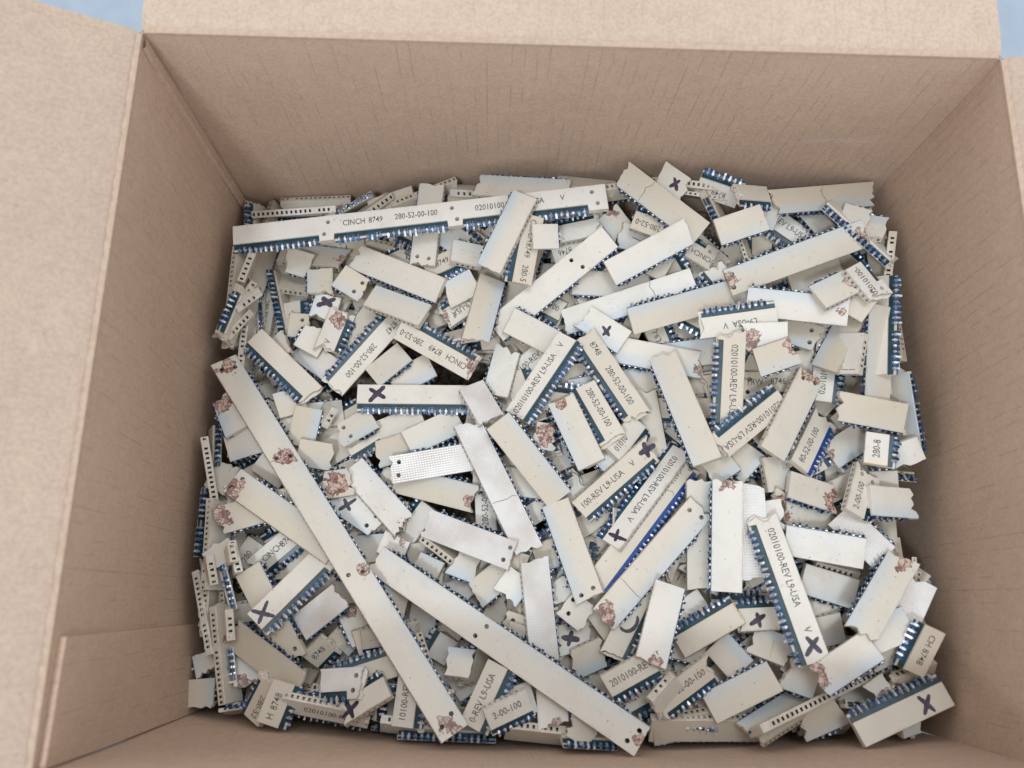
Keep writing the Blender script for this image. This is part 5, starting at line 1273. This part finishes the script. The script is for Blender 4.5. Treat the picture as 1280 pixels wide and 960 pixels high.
((0.0347,0.1598,-0.1270,5.497,0.195,0.244),0.0199,'T','cj'),
((0.1177,0.0686,-0.1200,3.835,-0.049,-0.192),0.0328,'P','jj'),
((0.0125,0.2351,-0.1187,5.238,-0.244,0.192),0.0413,'P','jj'),
((-0.1399,0.2113,-0.1497,3.118,-0.228,0.192),0.0250,'T','jc'),
((0.0140,0.1771,-0.1255,5.159,0.081,0.087),0.0336,'T','jc'),
((0.0976,0.0805,-0.1147,3.857,-0.049,0.244),0.0447,'T','cj'),
((-0.1312,0.0478,-0.1418,1.204,0.228,0.052),0.0205,'P','jj'),
((-0.1604,0.0865,-0.1353,1.509,0.212,-1.017),0.0255,'T','jj'),
((0.0230,0.0040,-0.1132,-0.178,-0.098,1.333),0.0315,'P','cc'),
((0.0710,0.0760,-0.1159,2.943,0.065,-0.635),0.0230,'P','cj'),
((0.1270,0.1960,-0.1064,0.003,0.195,-0.140),0.0303,'T','cc'),
((0.1263,0.1981,-0.1302,2.940,-0.114,-0.140),0.0599,'T','cj'),
((0.0014,0.1431,-0.1384,1.353,0.000,-0.087),0.0367,'T','cc'),
((0.1327,0.1619,-0.1387,1.555,0.000,-0.192),0.0590,'T','cj'),
((0.1050,0.0443,-0.1424,3.203,-0.098,-0.017),0.0309,'P','cc'),
((0.0312,0.0207,-0.1384,2.436,-0.244,-0.087),0.0609,'T','cc'),
((0.1006,0.1000,-0.1427,2.767,-0.098,-0.017),0.0281,'T','jc'),
((0.0516,0.0386,-0.1439,5.310,0.212,0.000),0.0450,'P','jj'),
((0.1221,0.1649,-0.1309,3.579,-0.130,-0.192),0.0786,'T','jc'),
((0.1196,0.1219,-0.1406,2.339,-0.081,-0.087),0.0455,'T','cc'),
((0.1186,0.0913,-0.1407,2.233,-0.065,-0.087),0.0262,'P','jj'),
((0.1301,0.0434,-0.1322,5.122,0.244,0.000),0.0693,'T','cc'),
((0.0718,0.0621,-0.1433,5.957,0.016,0.052),0.0601,'P','jc'),
((0.1261,0.1900,-0.1294,3.648,-0.244,0.192),0.0408,'P','jc'),
((-0.0281,0.2306,-0.1311,4.250,-0.244,-0.244),0.0768,'P','cj'),
((0.1321,0.2141,-0.1187,0.706,0.244,0.140),0.0602,'P','jc'),
((0.0430,0.0515,-0.1443,0.389,0.195,0.140),0.0501,'P','jj'),
((0.1002,0.1868,-0.1266,0.293,0.081,0.052),0.0692,'T','cj'),
((-0.0786,0.0676,-0.1618,0.132,0.179,0.017),0.0194,'T','cj'),
((0.0122,0.2070,-0.1337,6.032,0.244,0.192),0.0809,'P','jc'),
((0.0946,0.0837,-0.1432,0.811,0.049,-0.052),0.0214,'P','jc'),
((-0.1284,0.1698,-0.1542,5.049,0.049,0.000),0.0771,'T','cc'),
((-0.1076,0.0126,-0.1615,3.140,-0.033,0.244),0.0664,'T','cj'),
((-0.0906,0.0673,-0.1640,2.073,-0.065,-0.087),0.0435,'P','cc'),
((-0.0637,0.0252,-0.1604,0.511,0.098,-0.052),0.0235,'P','jc'),
((-0.0207,0.2249,-0.1347,0.608,-0.228,0.192),0.0360,'P','cc'),
((-0.0411,0.0219,-0.1576,3.369,-0.114,0.052),0.0700,'P','cj'),
((-0.1190,0.0516,-0.1677,4.883,0.016,0.140),0.0781,'T','jj'),
((-0.0255,0.0143,-0.1489,3.202,-0.081,-1.018),0.0610,'P','jc'),
((-0.0358,0.0401,-0.1467,0.775,0.244,0.017),0.0796,'T','jj'),
((-0.0143,0.0201,-0.1435,5.757,0.228,-0.244),0.0497,'T','cc'),
((-0.0868,0.0369,-0.1621,1.154,0.000,-0.192),0.0444,'P','cc'),
((0.0051,0.1617,-0.1358,1.127,-0.065,-0.192),0.0358,'T','jc'),
((-0.1379,0.0646,-0.1590,5.339,-0.163,-0.052),0.0582,'P','jc'),
((-0.0631,0.0475,-0.1514,0.975,0.228,-0.017),0.0673,'P','jc'),
((0.0966,0.0758,-0.1411,2.724,0.065,-0.052),0.0241,'P','cj'),
((0.1065,0.0890,-0.1388,0.097,0.114,0.000),0.0644,'P','cj'),
((-0.0968,0.2237,-0.1444,4.714,-0.163,0.140),0.0603,'P','cc'),
((0.0976,0.1214,-0.1388,2.489,0.081,0.017),0.0551,'P','cj'),
((0.1039,0.1004,-0.1386,2.810,-0.081,-0.087),0.0435,'P','cc'),
((0.0253,0.1442,-0.1328,1.153,0.033,-0.244),0.0203,'T','jc'),
((0.0852,0.1195,-0.1375,0.356,0.163,0.192),0.0497,'P','cj'),
((0.0582,0.0670,-0.1378,2.994,0.065,0.000),0.0728,'P','cj'),
((0.0851,0.1918,-0.1261,2.160,-0.065,0.192),0.0272,'T','cj'),
((-0.1038,0.0762,-0.1630,6.043,0.244,0.000),0.0473,'T','jj'),
((0.0930,0.0516,-0.1399,3.878,-0.049,0.000),0.0303,'P','cj'),
((0.1008,0.0459,-0.1369,4.852,-0.081,0.000),0.0460,'T','cj'),
((0.0617,0.1103,-0.1349,5.350,-0.244,-0.244),0.0562,'P','jc'),
((-0.1344,0.0388,-0.1617,4.275,-0.244,-0.017),0.0406,'P','jj'),
((0.0952,0.1760,-0.1261,5.901,-0.098,-0.017),0.0450,'T','jc'),
((-0.1178,0.2079,-0.1542,1.723,-0.244,-0.192),0.0651,'P','cj'),
((-0.0358,0.0126,-0.1414,3.266,-0.228,0.832),0.0648,'T','cc'),
((-0.1040,0.0216,-0.1606,3.184,-0.179,0.087),0.0362,'T','cj'),
((0.1224,0.1234,-0.1371,3.278,0.016,0.017),0.0264,'T','jc'),
((-0.0573,0.0185,-0.1443,2.464,-0.244,0.052),0.0689,'T','jj'),
((0.0802,0.1520,-0.1320,5.044,-0.179,-0.244),0.0235,'P','cj'),
((0.1008,0.0395,-0.1341,2.532,0.049,-0.052),0.0313,'T','jc'),
((-0.1268,0.0678,-0.1595,1.091,-0.163,-0.192),0.0429,'P','jc'),
((-0.1141,0.0936,-0.1523,0.080,-0.244,0.000),0.0473,'P','jc'),
((0.0025,0.0470,-0.1439,0.817,0.228,0.087),0.0289,'P','jj'),
((0.0811,0.0694,-0.1364,2.555,-0.212,0.017),0.0419,'P','jj'),
((-0.0785,0.0406,-0.1509,4.476,0.016,0.244),0.0795,'P','cc'),
((-0.1262,0.0290,-0.1620,0.207,-0.098,-0.087),0.0268,'P','jj'),
((-0.0131,0.1457,-0.1342,5.107,0.033,-0.017),0.0590,'P','jc'),
((-0.1145,0.0309,-0.1600,4.222,0.130,-0.052),0.0687,'P','cj'),
((0.0433,0.0522,-0.1406,0.669,0.195,0.017),0.0334,'P','cj'),
((-0.0946,0.0688,-0.1536,6.224,0.244,-0.052),0.0653,'P','jj'),
((0.0644,0.0892,-0.1384,0.477,0.195,0.244),0.0208,'T','jc'),
((0.1358,0.1138,-0.1274,6.037,0.244,-0.192),0.0403,'P','jj'),
((0.0424,0.0309,-0.1362,0.979,-0.065,0.000),0.0606,'P','cj'),
((-0.0531,0.0274,-0.1440,3.667,-0.033,-0.017),0.0405,'P','jj'),
((-0.1377,0.0380,-0.1548,4.942,-0.049,-0.087),0.0727,'P','jj'),
((0.1164,0.1057,-0.1323,0.051,0.114,0.244),0.0299,'P','jc'),
((0.1396,0.1308,-0.1239,0.606,0.228,-0.244),0.0314,'T','jc'),
((0.0631,0.0541,-0.1342,2.960,-0.033,-0.052),0.0739,'P','jc'),
((0.0510,0.0200,-0.1325,3.165,0.033,0.052),0.0541,'T','cc'),
((-0.0668,0.2049,-0.1408,1.805,-0.244,-0.140),0.0620,'P','cj'),
((0.0975,0.0501,-0.1302,5.460,0.000,-0.052),0.0245,'P','jj'),
((-0.1190,0.0378,-0.1568,0.891,-0.130,0.000),0.0597,'T','jj'),
((-0.1162,0.0527,-0.1553,2.508,0.000,0.140),0.0357,'P','jj'),
((0.1200,0.1726,-0.1259,0.593,0.147,0.052),0.0786,'T','jc'),
((0.0197,0.0401,-0.1403,2.451,-0.016,0.052),0.0253,'P','cc'),
((0.0735,0.0697,-0.1343,4.897,0.033,0.017),0.0256,'T','jj'),
((0.1334,0.0843,-0.1277,4.369,-0.179,0.017),0.0609,'P','cj'),
((0.1388,0.0875,-0.1233,0.747,0.163,0.087),0.0384,'P','jc'),
((0.0795,0.1173,-0.1342,0.927,-0.016,0.087),0.0617,'P','jc'),
((-0.0128,0.1966,-0.1326,0.611,-0.195,0.140),0.0379,'P','cj'),
((0.0685,0.0548,-0.1313,3.715,-0.049,-0.140),0.0570,'P','cj'),
((0.0827,0.1683,-0.1262,1.821,0.114,-0.087),0.0804,'T','jc'),
((0.1209,0.1542,-0.1284,2.124,0.244,0.052),0.0490,'P','jj'),
((0.1226,0.1249,-0.1277,0.785,0.049,-0.244),0.0238,'P','jj'),
((-0.0933,0.0352,-0.1509,4.473,-0.130,0.244),0.0793,'T','cc'),
((-0.0776,0.0062,-0.1436,0.027,0.244,-0.140),0.0783,'P','cc'),
((0.0723,0.0399,-0.1316,5.956,0.016,0.140),0.0744,'T','cj'),
((0.1310,0.0961,-0.1196,3.758,-0.244,0.140),0.0850,'P','cc'),
((-0.1328,0.0288,-0.1503,0.292,-0.163,0.000),0.0671,'T','cc'),
((0.0873,0.0496,-0.1277,3.861,0.033,0.000),0.0413,'P','cj'),
((0.1071,0.2160,-0.1288,4.086,0.000,0.087),0.0376,'P','cj'),
((0.1480,0.1709,-0.1099,3.196,-0.244,0.140),0.0273,'P','cj'),
((0.0982,0.1709,-0.1230,3.620,0.016,-0.052),0.0315,'P','jc'),
((0.0135,0.1603,-0.1326,5.792,0.212,0.052),0.0479,'P','cj'),
((0.0627,0.1000,-0.1316,4.008,-0.195,0.140),0.0218,'P','jc'),
((0.0200,0.0103,-0.1319,0.186,0.065,-0.087),0.0437,'T','cc'),
((0.0382,0.0375,-0.1319,1.730,-0.081,-0.192),0.0250,'P','jc'),
((0.0626,0.1159,-0.1297,2.917,0.065,-0.017),0.0382,'T','jc'),
((0.1049,0.0798,-0.1252,2.123,-0.016,0.000),0.0305,'T','jj'),
((-0.0524,0.0627,-0.1423,4.066,-0.244,-0.087),0.0386,'P','cc'),
((0.1347,0.1388,-0.1247,0.919,-0.228,-0.244),0.0312,'P','cj'),
((-0.0124,0.0089,-0.1316,0.012,0.016,1.065),0.0287,'P','cj'),
((0.0111,0.0260,-0.1344,1.199,-0.114,-0.017),0.0483,'T','cc'),
((-0.1261,0.2061,-0.1505,1.680,0.081,0.140),0.0458,'P','cj'),
((0.1233,0.0800,-0.1221,5.016,-0.195,0.192),0.0328,'P','jj'),
((0.1088,0.1202,-0.1302,1.699,-0.195,-0.192),0.0385,'T','cj'),
((0.0829,0.1331,-0.1293,1.012,0.212,-0.244),0.0181,'T','jc'),
((0.0042,0.1195,-0.1310,5.335,0.179,-0.052),0.0339,'P','jj'),
((0.0634,0.0690,-0.1310,1.682,-0.212,-0.244),0.0461,'P','jj'),
((0.0893,0.1144,-0.1327,1.051,0.163,0.244),0.0333,'P','cc'),
((-0.1227,0.0569,-0.1520,2.612,0.016,0.140),0.0248,'T','cc'),
((-0.0003,0.0248,-0.1317,3.895,-0.016,0.244),0.0370,'T','cj'),
((0.1415,0.0797,-0.1215,1.345,0.244,0.087),0.0298,'T','cj'),
((0.0752,0.0884,-0.1318,5.633,-0.244,0.000),0.0364,'T','jc'),
((0.1019,0.1132,-0.1271,3.381,-0.130,-0.192),0.0495,'T','cc'),
((0.0801,0.0794,-0.1263,0.221,0.033,-0.017),0.0565,'T','jc'),
((0.1027,0.0666,-0.1235,5.756,-0.244,-0.140),0.0385,'T','cc'),
((-0.0174,0.0497,-0.1399,3.116,0.033,-0.244),0.0250,'T','jc'),
((-0.1201,0.0094,-0.1479,-0.020,0.081,-0.192),0.0463,'P','cc'),
((-0.0232,0.0345,-0.1389,4.057,-0.179,0.000),0.0331,'T','cc'),
((0.0339,0.0550,-0.1321,1.304,0.065,-0.017),0.0255,'P','jj'),
((0.0602,0.0891,-0.1254,4.619,-0.065,0.140),0.0470,'T','jj'),
((0.1154,0.1321,-0.1233,0.943,-0.244,-0.192),0.0389,'P','cc'),
((0.0806,0.0989,-0.1248,5.629,-0.049,-0.017),0.0384,'P','cc'),
((0.0140,0.1876,-0.1314,0.606,0.244,-0.244),0.0529,'T','jc'),
((0.1200,0.1030,-0.1178,1.865,0.016,0.140),0.0501,'T','jc'),
((-0.0373,0.0535,-0.1383,6.228,0.098,0.087),0.0556,'T','jj'),
((0.1130,0.1001,-0.1178,0.654,0.195,0.017),0.0415,'P','cj'),
((0.1039,0.1377,-0.1194,5.248,0.195,0.192),0.0404,'P','jj'),
((0.1146,0.2268,-0.1205,5.650,0.081,-0.017),0.0293,'P','cj'),
((0.0490,0.1026,-0.1248,5.885,0.163,-0.087),0.0366,'P','jj'),
((-0.0886,0.0722,-0.1387,0.760,0.244,-0.244),0.0418,'P','jc'),
((0.0979,0.1001,-0.1182,3.319,-0.163,0.244),0.0411,'T','jj'),
((0.1341,0.1809,-0.1202,3.985,-0.163,-0.017),0.0285,'P','jj'),
((0.0342,0.2084,-0.1247,4.213,0.033,0.087),0.0438,'T','cc'),
((0.1009,0.2192,-0.1233,4.131,-0.212,0.052),0.0255,'T','jj'),
((0.1430,0.1210,-0.1132,5.955,0.244,-0.192),0.0358,'T','jj'),
((0.0453,0.0108,-0.1259,3.043,-0.098,-0.017),0.0438,'P','jc'),
((0.0272,0.0367,-0.1302,0.699,0.179,-0.052),0.0373,'T','cc'),
((0.1174,0.1775,-0.1177,3.805,-0.114,-0.017),0.0530,'T','cj'),
((0.0411,0.0848,-0.1264,5.721,0.016,0.000),0.0571,'P','jj'),
((-0.0027,0.1858,-0.1317,1.827,-0.033,-0.244),0.0533,'P','jj'),
((0.0621,0.2069,-0.1234,0.361,-0.098,0.087),0.0437,'P','cc'),
((0.0575,0.1063,-0.1219,2.292,-0.114,-0.244),0.0472,'P','jj'),
((-0.0074,0.0558,-0.1360,2.347,0.228,-0.192),0.0399,'T','cc'),
((-0.1557,0.1380,-0.1481,1.470,0.098,0.192),0.0270,'P','jc'),
((0.1319,0.1320,-0.1146,4.588,0.244,0.192),0.0223,'P','cc'),
((-0.1414,0.0536,-0.1507,4.991,-0.049,-0.087),0.0274,'P','jj'),
((0.1026,0.2054,-0.1198,2.740,-0.195,-0.017),0.0339,'P','jc'),
((0.0174,0.1451,-0.1310,0.072,0.212,-0.087),0.0250,'T','cj'),
((0.0766,0.0887,-0.1189,3.934,-0.244,0.017),0.0220,'T','cj'),
((0.0238,0.0523,-0.1264,2.751,-0.195,-0.140),0.0585,'P','cj'),
((0.0952,0.2024,-0.1185,6.219,0.244,0.140),0.0257,'P','jj'),
((-0.0949,0.0367,-0.1442,4.054,0.000,0.244),0.0294,'P','jc'),
((0.1259,0.1956,-0.1150,0.862,-0.163,0.000),0.0253,'P','jj'),
((0.0502,0.0652,-0.1229,3.622,-0.033,-0.087),0.0398,'T','cj'),
((0.1402,0.2090,-0.1136,2.452,0.016,-0.244),0.0438,'T','jj'),
((0.1216,0.0585,-0.1099,0.889,0.195,-0.244),0.0443,'P','jj'),
((0.0099,0.1299,-0.1300,0.297,-0.114,-0.192),0.0355,'T','cj'),
((0.0518,0.0875,-0.1225,1.602,0.000,-0.017),0.0244,'T','jj'),
((-0.1395,0.1635,-0.1511,1.823,0.228,0.140),0.0243,'T','cc'),
((-0.1224,0.0440,-0.1503,4.717,0.179,-0.087),0.0195,'T','cj'),
((-0.1460,0.0336,-0.1456,3.172,0.098,0.140),0.0359,'P','cj'),
((-0.0542,0.2136,-0.1240,0.871,0.147,0.000),0.0237,'P','jj'),
((0.0907,0.1195,-0.1157,5.051,0.244,0.017),0.0148,'T','jc'),
((-0.0854,0.0362,-0.1391,3.371,-0.081,-0.244),0.0238,'P','cc'),
((-0.1055,0.2332,-0.1409,4.908,0.244,0.140),0.0159,'T','cj'),
((-0.1049,0.0539,-0.1435,4.100,-0.147,0.192),0.0247,'P','jc'),
((-0.1144,0.0631,-0.1458,4.592,-0.016,0.192),0.0172,'P','cj'),
((-0.0354,0.0601,-0.1347,1.523,0.000,0.000),0.0224,'P','cc'),
((0.0986,0.1248,-0.1133,0.906,-0.016,0.000),0.0327,'T','cc'),
((-0.0102,0.0314,-0.1301,5.998,0.049,-0.017),0.0431,'P','cc'),
((0.1113,0.1393,-0.1116,2.744,-0.081,0.244),0.0419,'T','cc'),
((-0.1165,0.0534,-0.1431,0.302,0.228,0.087),0.0200,'P','cc'),
((-0.0082,0.0444,-0.1302,6.270,0.081,-0.052),0.0380,'P','jj'),
((0.0462,0.2158,-0.1210,5.182,0.081,0.052),0.0442,'P','cj'),
((0.0122,0.2169,-0.1209,3.684,-0.049,0.000),0.0232,'T','jj'),
((-0.1333,0.2327,-0.1436,4.699,-0.130,-0.087),0.0264,'P','jj'),
((0.0210,0.1692,-0.1279,4.146,-0.049,0.192),0.0442,'P','jc'),
((0.0217,0.0459,-0.1249,1.328,0.163,0.052),0.0303,'P','jc'),
((0.1181,0.1623,-0.1099,3.832,-0.244,-0.052),0.0293,'P','cc'),
((0.0927,0.1915,-0.1170,2.239,0.000,-0.244),0.0242,'T','cj'),
((0.0354,0.0324,-0.1241,5.314,0.228,0.017),0.0213,'P','jc'),
((-0.1155,0.0852,-0.1340,5.549,-0.228,0.017),0.0390,'T','cc'),
((-0.1445,0.1347,-0.1348,6.218,0.065,-0.244),0.0319,'P','jj'),
((-0.0022,0.0367,-0.1263,3.203,-0.049,0.000),0.0409,'T','cc'),
((0.1473,0.1814,-0.1070,4.822,0.228,0.000),0.0413,'P','jj'),
((-0.0261,0.0172,-0.1287,4.427,0.244,-0.017),0.0162,'P','cj'),
((-0.1537,0.1746,-0.1455,4.805,0.114,0.244),0.0210,'T','jc'),
((-0.0904,0.0069,-0.1395,2.957,0.098,-0.244),0.0267,'T','cj'),
((0.0434,0.0920,-0.1209,4.567,0.000,0.244),0.0154,'P','cj'),
((0.0187,0.2396,-0.1149,4.762,-0.049,-0.244),0.0188,'T','jc'),
((-0.0102,0.0540,-0.1259,5.733,0.244,0.087),0.0188,'P','jc'),
((-0.0040,0.2531,-0.1143,-0.095,0.065,1.422),0.0388,'P','jc'),
((0.1549,0.1806,-0.1033,1.582,-0.016,1.406),0.0486,'T','cj'),
((-0.1578,0.0652,-0.1354,4.717,-0.195,1.333),0.0525,'T','cj'),
((0.1579,0.1484,-0.0998,4.698,-0.212,-1.207),0.0561,'T','jc'),
((0.1515,0.0469,-0.0905,1.472,-0.147,1.079),0.0255,'P','cj'),
((0.0155,0.0081,-0.1193,3.339,-0.081,1.442),0.0319,'T','jj'),
((0.0870,0.0840,-0.1123,0.152,-0.081,-0.985),0.0253,'T','jj'),
((-0.0090,0.0760,-0.1285,2.823,0.000,-0.087),0.0233,'T','cj'),
((0.1110,0.1800,-0.1117,2.650,-0.098,-0.192),0.0234,'P','jc'),
((0.0950,0.1800,-0.1044,5.639,0.212,0.730),0.0241,'T','jj')
]
BED = (-0.1720,-0.1800,-0.1380,-0.1400)

def main():
    for i, row in enumerate(BARS):
        place_bar(i, *row)
    # everything deeper in the heap that cannot be told apart
    hb, hp, hn = MB(), MB(), MB()
    for i, (rec, L, face, ends) in enumerate(FILL):
        b, pot, pin, _ = make_bar(L, ends, [], 9000 + i, 1)
        M = matrix(rec)
        if face != 'T': M = M @ Matrix.Rotation(math.pi, 4, 'Y')
        if i % 3 == 0: M = M @ Matrix.Diagonal((1, .8, .55, 1))      # split halves of bars are thinner
        for src, dst in ((b, hb), (pot, hp), (pin, hn)):
            k = len(dst.v); dst.v += [tuple(M @ Vector(v)) for v in src.v]
            dst.f += [tuple(a + k for a in f) for f in src.f]; dst.m += src.m
    n = len(hb.v); m2 = len(hp.v)
    vs = hb.v + hp.v + hn.v
    fs = hb.f + [tuple(a + n for a in f) for f in hp.f] + [tuple(a + n + m2 for a in f) for f in hn.f]
    mi = hb.m + [3 + k for k in hp.m] + [5] * len(hn.f)
    o = link("buried_connector_bars", mesh("heap", vs, fs, mi), None, [M_CREAM2, M_FRACT, M_SOCKET, M_TEAL, M_BLUE, M_PIN])
    o["label"] = "deeper mass of cream connector scraps under the top layer of bars in the box"
    o["category"] = "scrap heap"
    o["kind"] = "stuff"
    # solid bed of fine scrap under the bars so that no gap opens to the box bottom
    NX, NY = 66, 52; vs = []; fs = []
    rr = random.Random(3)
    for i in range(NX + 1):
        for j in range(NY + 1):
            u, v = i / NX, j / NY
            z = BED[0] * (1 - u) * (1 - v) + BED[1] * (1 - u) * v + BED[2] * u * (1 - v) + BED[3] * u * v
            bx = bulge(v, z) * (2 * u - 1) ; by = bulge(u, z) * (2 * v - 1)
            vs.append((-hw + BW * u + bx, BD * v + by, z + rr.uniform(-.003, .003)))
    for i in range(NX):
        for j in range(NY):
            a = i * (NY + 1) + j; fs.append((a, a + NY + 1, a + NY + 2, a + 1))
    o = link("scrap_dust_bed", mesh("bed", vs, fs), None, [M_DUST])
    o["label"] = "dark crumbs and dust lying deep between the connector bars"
    o["category"] = "debris"; o["kind"] = "stuff"

M_CREAM2 = simple("cream_moulded_plastic_deep", (.66, .61, .52), .42, var=(.56, .50, .41), scale=90)
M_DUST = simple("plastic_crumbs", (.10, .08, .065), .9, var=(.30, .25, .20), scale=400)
main()
